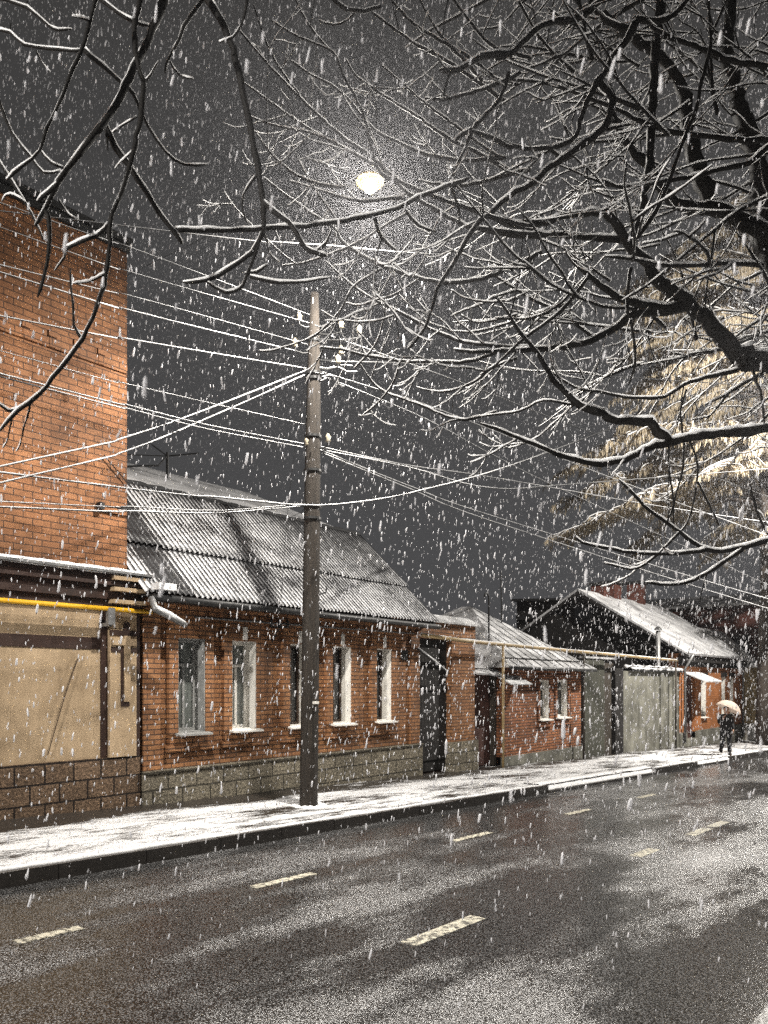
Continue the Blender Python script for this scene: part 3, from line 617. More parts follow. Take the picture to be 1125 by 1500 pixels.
BX = 49.; m1 = MB(); zt_ = 1.65+ (1000-884)/1150*46
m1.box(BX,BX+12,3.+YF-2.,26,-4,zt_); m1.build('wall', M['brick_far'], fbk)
m1 = MB(); m1.plate([(BX-.6,10.8,zt_),(BX-.6,26.5,zt_),(BX+6,26.5,zt_+1.2),(BX+6,10.8,zt_+1.2)],.15); m1.plate([(BX+6.02,10.8,zt_+1.2),(BX+6.02,26.5,zt_+1.2),(BX+12.5,26.5,zt_),(BX+12.5,10.8,zt_)],.15); m1.build('roof', M['roof_thin'], fbk)
for y in (12.4,14.2,16.,17.8,19.6):
    m1 = MB(); m1.box(BX-.05,BX+.02,y-.55,y+.55,2.6,4.5); w_=m1.build('window', M['frame_brown'], fbk); m1 = MB(); m1.box(BX-.06,BX-.05,y-.48,y-.03,2.7,4.4); m1.box(BX-.06,BX-.05,y+.03,y+.48,2.7,4.4); m1.build('pane', M['glass'], w_)

# ------------------------------------------------------------------ the utility pole
pb_ = onG(452,1181); PX, PY = pb_.x, pb_.y; ptop = P(461,432,12.15)
up = thing('utility_pole', 'tall weathered wooden utility pole on the snowy pavement before the brick house', 'pole', (PX,PY,gz(PX)))
pt = D(452,1181); tdep = pb_.x/pt.x
def onpole(py): 
    k = (1181-py)/750; return P(452+9*k, py, tdep)
m1 = MB(); ys = [1195,1181,1100,1000,900,800,700,600,540,430]; rr = [.142,.140,.137,.134,.130,.126,.120,.112,.100,.062]
m1.tube([onpole(y) for y in ys], rr, 16); m1.build('shaft', M['pole'], up, True)
for y,r_ in ((500,.105),(548,.128),(556,.130),(640,.134),(690,.138),(742,.141),(760,.142)): q = onpole(y); MB().lathe((q.x,q.y,q.z-.02),((.02,0),(r_,.002),(r_,.038),(.02,.04)),16).build('band', M['dark_metal'], up)
q = onpole(1029); MB().box(q.x-.075,q.x+.03,q.y-.165,q.y-.13,q.z-.02,q.z+.02).build('tag_plate', M['white'], up)
hooks = [(478,-.3,.10),(489,.34,.12),(516,-.36,.0),(527,.34,.0),(497,.62,.1),(540,.3,-.05),(655,.16,0),(660,-.16,0),(742,-.2,0),(868,.16,0)]
for py,dx,dy in hooks:
    q = onpole(py); r = Vector((SA,-CA,0)); e = q + r*dx + Vector((0,-.1,0))
    MB().tube([q,q+r*dx*.6+Vector((0,-.06,-.03)),e,e+Vector((0,0,.09))],.013,6).build('hook', M['dark_metal'], up)
    if py < 700: MB().lathe(tuple(e+Vector((0,0,.05))),((.015,0),(.045,.02),(.03,.05),(.048,.08),(.032,.11),(.012,.14)),10).build('insulator', M['ceramic'], up, True)
m1 = MB(); q = onpole(1181)
for i in range(14):
    w = i*.45; rr_ = .17+random.uniform(0,.07); m1.lathe((q.x+math.cos(w)*rr_,q.y+math.sin(w)*rr_,gz(q.x)-.03),((.09,0),(.08,.03),(.045,.055),(.005,.07)),8)
tag(m1.build('snow_mound', M['snow'], None, True), 'ring of trodden snow heaped round the foot of the utility pole', 'snow', kind='stuff')

# ------------------------------------------------------------------ wires
def wire(label, pts, r=.008, snow=True, sag=0., ext0=0., ext1=0., group='overhead wires'):
    p = [P(*q) for q in pts]
    if ext0: p.insert(0, p[0]+(p[0]-p[1]).normalized()*ext0+Vector((0,0,.2)))
    if ext1: p.append(p[-1]+(p[-1]-p[-2]).normalized()*ext1+Vector((0,0,.2)))
    pp = smooth_path(p, .3)
    o = MB().tube(pp, r*.7, 5).build('overhead_wire', M['wire'], None, True); tag(o, label, 'wire', group)
    if snow:
        sp = [q+Vector((0,0,r*.9)) for q in pp]
        MB().tube(sp, [r*random.uniform(.55,1.15) for _ in sp], 5).build('snow_layer', M['snow'], o, True)
    return o
T = tdep
LW = [((0,297),(190,362),(456,462),'upper thin'),((0,333),(190,398),(456,474),'second thin'),((0,388),(190,433),(455,506),'third thin'),((0,399),(188,454),(440,516),'thick snowy'),((0,463),(188,497),(448,540),'lower thick snowy'),((0,514),(188,563),(448,622),'faint lower')]
for k,(a,b,c,nm) in enumerate(LW):
    wire('%s wire crossing the tall brick wall above the frieze to the pole top' % nm if k < 4 else '%s wire crossing the tall brick wall below the frieze to the pole' % nm, [(*a,9.0),(*b,10.2),(*c,T)], .005 if k in (0,1,2,5) else .008, True, ext0=14)
wire('upper cable of the close pair crossing mid brick wall to the pole collar', [(0,548,9.0),(188,594,10.2),(300,622,11.),(452,652,T)], .009, ext0=14)
wire('lower cable of the close pair crossing mid brick wall to the pole collar', [(0,552,9.02),(188,599,10.2),(300,628,11.),(452,657,T)], .008, ext0=14)
wire('upper cable rising from the left edge up to the pole top', [(0,684,8.6),(188,640,10.2),(330,590,11.4),(448,543,T)], .010, ext0=14)
wire('lower cable rising from the left edge up to the pole top', [(0,708,8.6),(188,660,10.2),(330,602,11.4),(448,549,T)], .010, ext0=14)
wire('nearly level cable low across the brick wall to the lower pole band', [(0,743,8.8),(185,749,10.),(320,752,11.2),(450,741,T)], .010, ext0=14)
wire('faint cable just above the level one low on the brick wall', [(0,735,9.4),(185,742,10.2),(323,748,11.2),(450,737,T)], .006, ext0=14)
wire('long sagging cable crossing the pole and rising to the right trees', [(187,716,10.2),(323,729,10.8),(397,737,11.2),(466,741,11.6),(548,733,12.2),(620,718,12.8),(725,690,13.8),(850,645,15.4),(1000,585,17.5)], .011, ext0=6, ext1=12)
RW = [((478,490),(620,540),(725,579),(867,634),16,'upper thin'),((482,530),(620,533),(800,545),(1125,566),22,'almost level'),((470,545),(620,592),(725,632),(903,703),20,'middle'),((475,552),(620,612),(725,668),(853,731),17,'dark middle'),((470,655),(600,682),(725,700),(1000,747),24,'gently falling'),((473,660),(600,685),(720,715),(857,708),17,'short slack'),((470,660),(600,712),(725,757),(1085,866),26,'long falling'),((472,664),(600,716),(725,765),(1080,878),26,'lowest long falling')]
for k,(a,b,c,d,td,nm) in enumerate(RW):
    wire('%s wire running from the pole towards the far right' % nm, [(*a,T),(*b,T+(td-T)*.35),(*c,T+(td-T)*.6),(*d,td)], .007 if k in (0,3) else .010, True, ext1=12)
wire('thin level wire passing below the hanging lamp', [(300,345,10.2),(395,354,10.6),(500,361,11),(580,369,11.3),(712,376,12),(800,380,12.6)], .006, ext0=8, ext1=12)
wire('lead dropping from the pole to the eaves of the brick house', [(447,742,T),(420,760,T+.2),(300,775,13.2),(190,795,12.4)], .006, False, group=None)
wire('vertical lead from the eaves up to the pole arm', [(410,900,13.4),(418,790,12.8),(428,690,12.4),(447,560,T)], .005, False, group=None)
# tangle of leads at the pole head
for k in range(5):
    a = onpole(random.uniform(520,570)); w = random.uniform(-.2,.9); r = Vector((SA,-CA,0)); q = [a]
    for i in range(1,6): q.append(a + r*w*i/5 + Vector((0,-.05*i*random.random(),random.uniform(-.07,.05)*i/2.5)))
    pp = smooth_path(q,.05); o = MB().tube(pp,.007,5).build('jumper_cable', M['wire'], up, True)
    MB().tube([p+Vector((0,0,.008)) for p in pp],[.008*random.uniform(.5,1.2) for _ in pp],5).build('snow_layer', M['snow'], o, True)

# ------------------------------------------------------------------ street lamps
LP = P(542,268,10.6)
def street_lamp(L, label, vis=True):
    t = thing('street_lamp', label, 'lamp', tuple(L), 'street lamps hung over the road')
    MB().lathe((L.x,L.y,L.z),((.17,.05),(.175,.065),(.14,.11),(.09,.15),(.05,.2),(.045,.3)),20).build('shade', M['grey_metal'], t, True)
    MB().lathe((L.x,L.y,L.z-.09),((.01,-.035),(.06,-.02),(.09,.02),(.09,.06),(.07,.09)),16).build('bulb_glow', M['bulb_glow'], t, True)
    MB().lathe((L.x,L.y,L.z+.025),((.08,.004),(.185,-.02),(.188,-.01),(.12,.012)),20).build('glow_ring', M['warm'], t, True)  # glowing ring added for the yellow rim of glare round the lamp
    MB().lathe((L.x+.10,L.y-.14,L.z+.10),((.01,0),(.04,.015),(.06,.05),(.04,.085),(.01,.1)),12).build('bulb_glow', M['bulb_glow'], t, True)  # extra glowing blob shaped for the lamp's reflection, not a second light source
    MB().tube([(L.x,L.y,L.z+.3),(L.x,L.y,L.z+.42)],.012,6).build('hanger', M['dark_metal'], t)
    MB().tube(smooth_path([(L.x-.5,-3.,L.z+1.0),(L.x-.2,2.,L.z+.6),(L.x,L.y,L.z+.42),(L.x+.2,11.,L.z+.7),(L.x+.3,16.,L.z+1.0)],.4),.004,5).build('span_wire', M['wire'], t)
    return t
street_lamp(LP, 'glaring street lamp hanging over the road behind the bare branches')
L2 = Vector((28.6, 3.3, 12.6 + gz(29)))
street_lamp(L2, 'farther street lamp hanging over the road beyond the right tree')
def light(name, loc, power, typ='POINT', size=.12, col=(1,.87,.66), ang=None, blend=.5):
    l = bpy.data.lights.new(name, typ); l.energy = power; l.color = col; l.shadow_soft_size = size
    if typ == 'SPOT': l.spot_size = ang; l.spot_blend = blend
    o = bpy.data.objects.new(name, l); COL.objects.link(o); o.location = loc; return o
light('lamp_light', LP-Vector((0,0,.12)), 2700, 'SPOT', .1, (1,.95,.87), R(164), .62)
o = light('lamp_spill', LP-Vector((0,0,.12)), 420, 'SPOT', .1, (1,.94,.86), R(176), .4); o.rotation_euler = Vector((-.45,-.85,.25)).to_track_quat('-Z','Y').to_euler()
L0 = Vector((-9., 4.5, 8.5))
street_lamp(L0, 'street lamp hanging over the road behind the viewer')
light('nearer_lamp_light', L0-Vector((0,0,.12)), 7500, 'SPOT', .12, (1,.96,.90), R(161), .15)
light('farther_lamp_light', L2-Vector((0,0,.12)), 11500, 'POINT', .12, (1,.95,.87))

# ------------------------------------------------------------------ trees in front
class Tree:
    def __init__(s): s.b = MB(); s.s = MB(); s.w = []; s.tw = MB()
    def branch(s, pts, r0, r1, snow=1., n=7, step=.055, jit=.18, twig=True, store=None):
        pp = smooth_path(pts, step); m = len(pp)
        rr = [r0+(r1-r0)*i/(m-1) for i in range(m)]
        pp = [p + Vector((random.gauss(0,1),random.gauss(0,1),random.gauss(0,1)))*r*jit*(0 if i in (0,m-1) else 1) for i,(p,r) in enumerate(zip(pp,rr))]
        rr = [r*random.uniform(.88,1.14) for r in rr]; rr[-1] *= .6
        s.b.tube(pp, rr, n)
        if snow:
            sp, sr = [], []
            for i in range(m):
                t = (pp[min(i+1,m-1)]-pp[max(i-1,0)]).normalized(); hz = math.sqrt(max(0,1-t.z*t.z))
                k = max(.02, min(1,(hz-.25)*1.45))*snow; r = rr[i]
                q = (.44*r + .0036)*random.uniform(.6,1.35) if r < .03 else (.26*r+.009)*random.uniform(.6,1.3)
                up = (Vector((0,0,1))-t*t.z); up = up.normalized() if up.length > .05 else Vector((0,0,0)); sp.append(pp[i]+up*(r*.86+q*.55*k)); sr.append(q*k)
            s.s.tube(sp, sr, 6)
        if twig: s.w.append((pp, rr))
        return pp, rr
    def px(s, zoom, pts, r0, r1, d0, d1, **kw):      # traced in zoomed pixels: origin x, y and scale
        ox, oy, sc = zoom; m = len(pts)
        L = [0]
        for a,b in zip(pts[:-1],pts[1:]): L.append(L[-1]+math.hypot(b[0]-a[0],b[1]-a[1]))
        q = [P(ox+x/sc, oy+y/sc, d0+(d1-d0)*l/L[-1]) for (x,y),l in zip(pts,L)]
        return s.branch(q, r0/sc*d0/F, r1/sc*d1/F, **kw)
    def twigs(s, every, lmin, lmax, rmax=.05, droop=.25, prob=1., up=.8, r=.0055):
        for pp, rr in list(s.w):
            acc = random.uniform(0,every)
            for i in range(2, len(pp)-1):
                acc += (pp[i]-pp[i-1]).length
                if acc < every or rr[i] > rmax or random.random() > prob: continue
                acc = random.uniform(-.2,.3)*every
                t = (pp[i+1]-pp[i-1]).normalized()
                side = t.cross(Vector((random.gauss(0,1),random.gauss(0,1),random.gauss(0,1)))).normalized()
                d = (t*random.uniform(.4,.9)+side*random.uniform(.6,1.)).normalized()
                s.grow(pp[i], d, random.uniform(lmin,lmax), min(r,rr[i]*.7), droop, up, 1)
    def grow(s, p, d, L, r, droop, up, lev):
        k = 6; q = [p]; dd = d.copy()
        fwd = Vector((CA,SA,0)); rgt = Vector((SA,-CA,0))
        for j in range(k):
            dd = (dd + Vector((random.gauss(0,.10),random.gauss(0,.10),random.gauss(0,.08) - droop*(1-j/k*up*2.2)*.35))).normalized()
            q.append(q[-1]+dd*L/k)
        for c_ in q:
            dp = c_.dot(fwd)
            if dp > .3 and math.hypot(562.5+F*c_.dot(rgt)/dp-543, YH-F*(c_.z-EYE)/dp-268) < 26: return
        s.branch(q, r, max(.0022,r*.45), 1.15, 5, L/k*.7, .12, False)
        if lev < 3 and L > .28:
            for j in range(random.choice((1,2,2,3))):
                a = random.randint(1,k-1); t = (q[a+1]-q[a]).normalized(); sd = t.cross(Vector((random.gauss(0,1),random.gauss(0,1),random.gauss(0,1)))).normalized()
                s.grow(q[a], (t*.8+sd*.6).normalized(), L*random.uniform(.35,.6), r*.7, droop, up, lev+1)
    def finish(s, root):
        c = s.b.build('crown', M['bark'], root, True); s.s.build('snow_layer', M['twig_snow'], c, True)

ZA, ZB, ZC, ZD, Z6, Z7 = (0,0,2.8125),(350,0,2.8125),(725,0,2.8125),(725,400,2.8125),(380,180,3.309),(0,250,3.1917)
# --- left: boughs of a tree standing behind the camera, hanging over the road
lt = thing('bare_tree', 'bare tree whose dark snow-lined boughs hang from the top left corner', 'tree', (-2.2,-.8,gz(-2)))
t = Tree(); d = 4.0
t.px(ZA,[(680,0),(575,235),(500,390),(430,510),(330,630),(240,750),(190,860),(145,930)],19,9,d,d-.5)
t.px(ZA,[(578,-10),(558,120),(565,260),(590,330),(590,420),(575,520),(545,640),(520,740),(480,840),(450,920),(455,1000),(440,1130),(400,1260),(340,1395),(283,1473),(217,1557),(170,1620),(80,1690),(0,1775)],12,7,d-.1,d-.7)
t.px(ZA,[(170,1620),(120,1665),(60,1690),(30,1690),(-20,1650)],7,5,d-.6,d-.7)
t.px(ZA,[(335,1395),(305,1340),(300,1250),(292,1180),(290,1105)],6,4,d-.5,d-.5)
t.px(ZA,[(450,920),(400,970),(280,1020),(265,1060),(225,1115)],8,4,d-.3,d-.3)
t.px(ZA,[(397,-10),(370,90),(335,210),(280,330),(240,440),(190,530),(165,620),(100,680),(30,740)],9,6,d-.3,d-.5)
t.px(ZA,[(165,620),(210,670),(260,690)],5,4,d-.4,d-.4)
t.px(ZA,[(335,210),(200,200),(100,185),(40,135),(-20,125)],6,4,d-.3,d-.2)
t.px(ZA,[(40,135),(45,95)],3,3,d-.2,d-.2); t.px(ZA,[(150,210),(175,260),(205,295)],3,2,d-.2,d-.2)
t.px(ZA,[(345,205),(420,270),(500,340),(548,385),(575,450),(610,520),(680,625),(760,680),(855,678)],9,4,d-.3,d+.1)
t.px(ZA,[(-30,-20),(20,0),(110,30),(200,105),(240,125),(295,120)],6,4,d,d)
t.px(ZA,[(110,30),(112,-30)],4,4,d,d)
t.px(ZA,[(-10,400),(50,550),(120,640),(180,710),(250,705)],7,4,d-.2,d-.2)
t.px(ZA,[(-20,640),(50,750),(100,830),(150,920),(180,990)],6,4,d-.2,d-.2)
t.px(ZA,[(430,510),(470,600),(530,680),(600,790),(660,880),(720,960),(750,1005)],12,9,d-.2,d)
t.px(ZA,[(715,950),(860,950),(1000,948),(1125,940),(1225,935),(1385,915),(1505,890),(1635,860),(1725,815),(1835,770),(1930,735)],9,7,d,d+.6)
t.px(ZA,[(240,760),(200,790),(155,830)],9,7,d-.5,d-.5)
t.px(ZA,[(190,870),(205,940),(200,1040),(180,1140),(155,1225)],11,6,d-.5,d-.5)
t.px(ZA,[(840,-20),(900,70),(960,200),(990,320),(1010,430),(1035,540),(1060,680),(1080,800),(1090,880),(1085,955)],15,11,d+.1,d)
t.px(ZA,[(1083,830),(1120,865),(1185,915),(1225,965),(1255,1020),(1300,1040),(1345,1055)],10,9,d,d)
t.px(ZA,[(1300,1040),(1345,1000),(1365,950)],8,4,d,d)
t.px(ZA,[(835,0),(760,110),(720,200),(685,265),(680,300)],8,5,d,d); t.px(ZA,[(700,255),(740,310),(795,325)],4,3,d,d)
t.px(ZA,[(1020,-10),(1000,90),(960,150),(905,175)],6,4,d,d); t.px(ZA,[(405,-10),(480,50),(560,95),(612,105)],7,5,d,d)
t.px(ZA,[(1085,955),(1040,1040),(940,1110),(850,1155),(755,1165)],10,6,d,d)
t.px(ZA,[(1065,1000),(1040,1080),(1010,1150),(990,1190),(930,1205),(850,1160)],8,5,d,d)
t.px(ZA,[(1030,1140),(1125,1160),(1185,1165),(1265,1160),(1365,1143)],7,4,d,d); t.px(ZA,[(1010,1130),(1060,1120),(1100,1090)],6,4,d,d)
t.px(ZA,[(1055,725),(1005,800),(1000,870),(1025,930)],5,3,d,d); t.px(ZA,[(1085,955),(1100,990),(1115,1050),(1150,1080)],5,3,d,d)
t.px(ZA,[(590,345),(620,310),(655,250)],5,4,d,d); t.px(ZA,[(565,480),(500,520),(460,550)],4,3,d,d); t.px(ZA,[(240,820),(280,880),(320,905)],3,2,d-.4,d-.4); t.px(ZA,[(10,830),(25,805),(60,805),(100,830)],3,3,d-.4,d-.4)
t.px(ZA,[(430,520),(440,570),(445,620)],6,4,d-.2,d-.2)
t.w = t.w[:6]; t.twigs(.8,.1,.25,.05,.3,.5)
# the limbs above the frame that carry them back to the trunk
hub = Vector((.3,1.0,6.6)); base = Vector((-2.2,-.8,gz(-2.2)-.1))
t.branch([base+Vector((0,0,2.6)), Vector((-1.6,-.3,4.6)), hub],.12,.07,twig=False)
for q in ((680,0,d),(578,-10,d-.1),(397,-10,d-.3),(840,-20,d+.1),(1020,-10,d),(-30,-20,d),(405,-10,d)):
    e = P(q[0]/2.8125, q[1]/2.8125, q[2]); t.branch([hub, hub.lerp(e,.5)+Vector((0,0,.35)), e],.05,.017,twig=False)
for q in ((-10,400),(-20,640)):
    e = P(q[0]/2.8125,q[1]/2.8125,d-.2); t.branch([e, P(-70,90,d-.1), hub.lerp(P(-40,-60,d),.5), hub],.009,.03,twig=False)
m1 = MB(); m1.tube([base,base+Vector((.02,0,1.2)),base+Vector((0,.02,2.6)),base+Vector((-.4,-.2,5.2)),base+Vector((-.5,-.3,8))],[.27,.22,.19,.13,.06],14); m1.build('trunk', M['bark'], lt, True)
t.finish(lt)

# --- right: the big tree by the near kerb
TP = P(1345,1000,6.6); RTX, RTY = TP.x, .35
rt = thing('bare_tree', 'large bare tree filling the upper right with thick black snow-lined limbs', 'tree', (RTX,RTY,gz(RTX)))
t = Tree(); a = 6.3
def c(pts, r0, r1, d0=a, d1=None, z=ZC, **k): t.px(z, pts, r0, r1, d0, d1 if d1 else d0, **k)
fork1 = P(1345,640,6.5); fork2 = P(1330,480,6.6)
# limbs
c([(1640,1700),(1400,1590),(1125,1495),(1000,1455),(900,1345),(790,1245),(700,1185),(600,1060),(530,980),(470,890),(445,860)],52,17,6.5,6.0)
c([(690,-20),(665,150),(655,350),(645,560),(625,750),(600,900),(565,970)],20,15,6.4,6.0)
c([(1640,1400),(1300,1250),(1125,1060),(1100,760),(1050,580),(1000,420),(960,270),(970,60),(985,-20)],60,20,6.7,6.8)
c([(1640,1450),(1350,1080),(1125,960),(1000,900),(880,860),(770,850),(690,790),(640,700),(560,620),(500,520),(470,420)],52,12,6.7,6.5)
c([(890,820),(820,640),(785,450),(770,350),(700,250),(560,150),(440,80),(390,-20)],36,12,6.8,6.6)
c([(1250,560),(1125,575),(1000,575),(850,560),(720,540),(600,500),(480,440),(350,390),(200,340),(60,330)],12,5,6.0,6.3)
c([(1250,550),(1125,610),(1050,670),(950,690),(830,725),(700,745),(590,765),(500,770),(440,740)],12,6,5.8,5.8)
c([(890,180),(870,270),(850,330),(830,450),(780,570),(730,710),(680,840),(630,920),(590,980)],7,9,5.7,5.8)
c([(640,110),(760,170),(880,210),(980,255),(1100,270),(1200,300)],8,12,6.2)
c([(0,240),(80,210),(160,130),(230,90),(330,80),(400,40),(460,-20)],11,13,5.8)
c([(580,90),(550,160),(480,250),(450,310),(420,340),(380,420),(350,500),(335,560),(280,600),(220,612)],15,8,6.0)
c([(430,340),(480,420),(460,510),(400,570),(300,640),(230,690),(150,760),(60,810),(0,860),(-60,910),(-130,1010),(-185,1110),(-225,1170),(-255,1250),(-290,1356),(-358,1437)],16,6,6.0,5.4)
c([(0,570),(100,610),(220,612),(290,660),(340,620)],8,8,6.0)
c([(570,85),(700,85),(760,40),(815,-20)],12,9,6.1); c([(440,60),(500,110),(580,130)],19,17,6.2)
c([(-60,860),(0,890),(100,920),(200,920),(300,890),(400,880),(440,880)],8,14,5.9,6.0)
c([(-130,930),(0,950),(120,965),(240,970),(360,975),(500,985),(570,1000)],7,14,6.2,6.1)
c([(790,1250),(700,1270),(540,1240),(390,1140),(290,1040)],20,7,6.2,6.0)
c([(790,1255),(730,1275),(580,1295),(500,1345),(400,1405),(300,1425),(180,1440),(60,1445),(-90,1450),(-170,1440)],20,5,6.2,6.3)
c([(1640,640),(1400,620),(1125,645),(960,660),(850,670),(720,700),(640,720),(560,760),(440,790),(330,770),(220,730),(100,680),(0,640),(-60,620)],26,5,6.4,5.8,ZD)
c([(720,700),(670,650),(640,612),(500,610),(440,580),(350,545),(290,490),(220,410),(180,340),(100,240),(30,130),(0,100)],20,4,6.1,6.1,ZD)
c([(1640,900),(1300,1040),(1125,1100),(1000,1135),(870,1140),(740,1050),(640,980),(570,910),(510,850)],16,5,6.4,6.0,ZD)
c([(870,1140),(760,1155),(600,1155),(440,1130),(360,1110),(330,1085)],8,5,6.0,6.0,ZD)
c([(1020,1140),(930,1200),(820,1265),(720,1285),(620,1275)],8,5,6.1,6.0,ZD)
c([(760,1070),(690,1140),(620,1200),(560,1220),(450,1195)],5,4,6.0,6.0,ZD)
for q in ([(780,690),(770,830),(740,930),(735,1040)],[(715,700),(720,830),(735,950),(700,1040)],[(800,690),(835,800),(810,980),(770,1060),(720,1100)],[(790,480),(765,560),(775,680)],[(835,860),(880,950),(925,1040)]): c(q,5,3.5,6.1,6.1,ZD,twig=False)
c([(560,-20),(545,130),(570,250),(575,380),(550,460)],8,5,5.8,5.7,ZD); c([(1000,400),(870,430),(780,460),(700,510),(560,515),(430,490),(330,470),(220,400)],8,4,6.2,6.2,ZD)
c([(1060,390),(1100,520),(1110,620)],6,5,6.2,6.2,ZD); c([(1050,870),(1080,980),(1125,1080)],5,5,6.2,6.2,ZD)
c([(400,490),(330,540),(200,525),(100,570),(-60,590)],5,3,6.2,6.4,ZD); c([(385,15),(300,130),(220,200),(120,270),(0,380),(-60,420)],8,4,6.0,6.3,ZD); c([(330,40),(280,120),(150,185),(0,185)],5,3,6.0,6.3,ZD)
# long thin branches fanning to the left
def b(pts, r0, r1, d0=7.2, d1=6.4): t.px(ZB, pts[::-1], r1*1.1, r0*1.1, d1, d0)
b([(0,120),(80,220),(190,340),(300,450),(420,560),(540,640),(650,740),(780,800),(1000,880),(1125,930),(1250,960)],3,8)
b([(60,20),(100,140),(160,270),(250,390)],3,4,7.2,7.0)
b([(20,340),(130,420),(240,500),(370,580),(480,635),(610,715),(700,800),(820,870),(940,930),(1125,970),(1250,975)],3,8)
b([(135,85),(230,145),(340,190),(400,230),(430,310),(480,400),(520,500),(550,630),(590,720),(640,740)],3,6)
b([(230,-10),(280,90),(340,170),(395,225)],3,4,7.1,7.0)
b([(215,250),(300,310),(380,350),(450,410),(500,470),(560,540),(640,580),(740,625),(860,655),(960,660),(1100,650)],3,7)
b([(440,240),(480,310),(560,370),(640,420),(720,470),(790,520),(880,580),(1000,640),(1125,710)],3,8)
b([(590,270),(680,350),(760,420),(840,480),(920,540),(1000,600),(1080,650)],3,6)
b([(45,480),(120,510),(210,530),(300,550),(400,590)],3,4); b([(65,540),(140,640),(220,710),(300,750),(380,768),(440,772)],3,5)
b([(210,745),(320,780),(430,815),(520,830),(600,820),(680,815)],3,6)
b([(100,730),(200,810),(300,880),(390,940),(430,1000),(500,1050),(600,1100),(720,1140),(850,1165),(1000,1150),(1125,1100),(1250,1040)],3,8)
b([(210,580),(260,690),(320,790),(390,890),(410,950)],3,4); b([(380,-10),(450,40),(520,45),(585,30)],7,6,6.6,6.6); b([(330,85),(390,105),(450,80),(480,50)],3,4,6.8,6.7)
b([(550,50),(640,120),(740,190),(820,230),(900,280),(1000,350),(1100,420)],4,8); b([(620,-10),(720,100),(850,180),(950,240),(1060,330)],4,8); b([(740,-10),(790,80),(850,170),(940,260),(1000,330)],4,8); b([(880,-10),(950,90),(1020,170),(1080,210),(1200,240)],5,8)
b([(825,290),(900,290),(1000,235),(1125,225)],9,11,5.8,5.8); b([(845,415),(850,360),(868,305)],3,5,5.8,5.8); b([(765,405),(840,410),(930,390),(1080,340),(1160,300)],4,8,5.9,5.9)
b([(905,930),(905,860),(880,780),(890,700),(930,620),(960,540),(1000,490),(1060,430),(1085,390),(1110,300)],5,8,5.6,5.8); b([(890,580),(925,550),(960,535)],6,7,5.7,5.7); b([(960,540),(1040,570),(1125,610)],7,8,5.7,5.9)
b([(740,745),(820,760),(920,765),(1020,745),(1125,715),(1200,700)],4,7); b([(810,955),(740,930),(690,870),(670,850)],4,6,4.7,4.6); b([(650,1035),(590,980),(560,900)],5,7,4.5,4.5)
b([(180,1095),(260,1085),(370,1050),(460,1015),(540,970),(620,920),(700,875)],3,4)
def g(pts, r0, r1, d0=7.0, d1=6.4): t.px(Z6, pts[::-1], r1*1.0, r0*1.05, d1, d0)
g([(320,670),(440,780),(560,860),(700,930),(830,1000),(980,1060),(1125,1080),(1300,1090)],3,9); g([(0,1105),(60,1105),(190,1065),(270,1030),(350,960),(410,880),(450,800),(520,750),(590,710)],3,5)
g([(290,1090),(400,1100),(520,1130),(700,1155),(870,1160),(1000,1160),(1125,1125),(1300,1060)],4,8); g([(410,870),(480,885),(560,860),(660,830),(770,760)],3,4); g([(460,1190),(520,1130),(570,1060),(600,960),(610,870)],4,3); g([(500,1420),(580,1350),(650,1260),(680,1160)],3,5)
g([(490,1170),(560,1270),(640,1320),(760,1360),(900,1420),(1000,1440),(1150,1400)],3,6); g([(760,1280),(830,1300),(930,1300),(1050,1250),(1125,1190),(1250,1140)],3,6); g([(300,910),(370,950),(470,965),(570,960),(650,935)],3,4); g([(930,810),(1000,850),(1125,870),(1250,850)],3,5); g([(980,930),(1040,965),(1125,960),(1250,930)],3,5); g([(920,900),(960,960),(1020,1010),(1090,1075)],3,4)
TRACED = list(t.w)
t.twigs(.85,.3,.9,.055,.55,.5,1.3,.006)
# dense inner branches of the crown, upper right
for i in range(100):
    x0 = random.uniform(820,1250); y0 = random.uniform(-60,560); dd = random.uniform(6.0,8.5)
    p0 = P(x0,y0,dd); w = random.uniform(math.pi*.55,math.pi*1.35); r_ = Vector((SA,-CA,0)); fw = Vector((CA,SA,0))
    dr_ = (r_*math.cos(w)+Vector((0,0,1))*math.sin(w)*.8+fw*random.gauss(0,.4)).normalized()
    t.grow(p0, dr_, random.uniform(.6,1.8), random.uniform(.007,.019), random.choice((.1,.25,.4,-.3)), .9, 1)
for e in ((690,-20,6.4),(985,-20,6.8),(390,-20,6.6),(460,-20,5.8),(815,-20,6.1)):
    q = P(725+e[0]/2.8125, e[1]/2.8125, e[2]); t.branch([q, q.lerp(P(1250,-180,6.6),.5), P(1250,-180,6.6), fork2],.035,.08,twig=False)
m1 = MB(); B0 = Vector((RTX,RTY,gz(RTX)-.15))
m1.tube(smooth_path([B0, B0+Vector((0,.02,.35)), Vector((RTX,RTY+.05,1.5)), fork1-Vector((0,0,.7)), fork1, fork2, P(1350,100,6.7), P(1370,-300,6.9)],.3), None or [x for x in np.interp(np.linspace(0,1,len(smooth_path([B0, B0+Vector((0,.02,.35)), Vector((RTX,RTY+.05,1.5)), fork1-Vector((0,0,.7)), fork1, fork2, P(1350,100,6.7), P(1370,-300,6.9)],.3))),[0,.06,.3,.6,1],[.34,.26,.23,.18,.06])],16)
m1.build('trunk', M['bark'], rt, True); t.finish(rt)

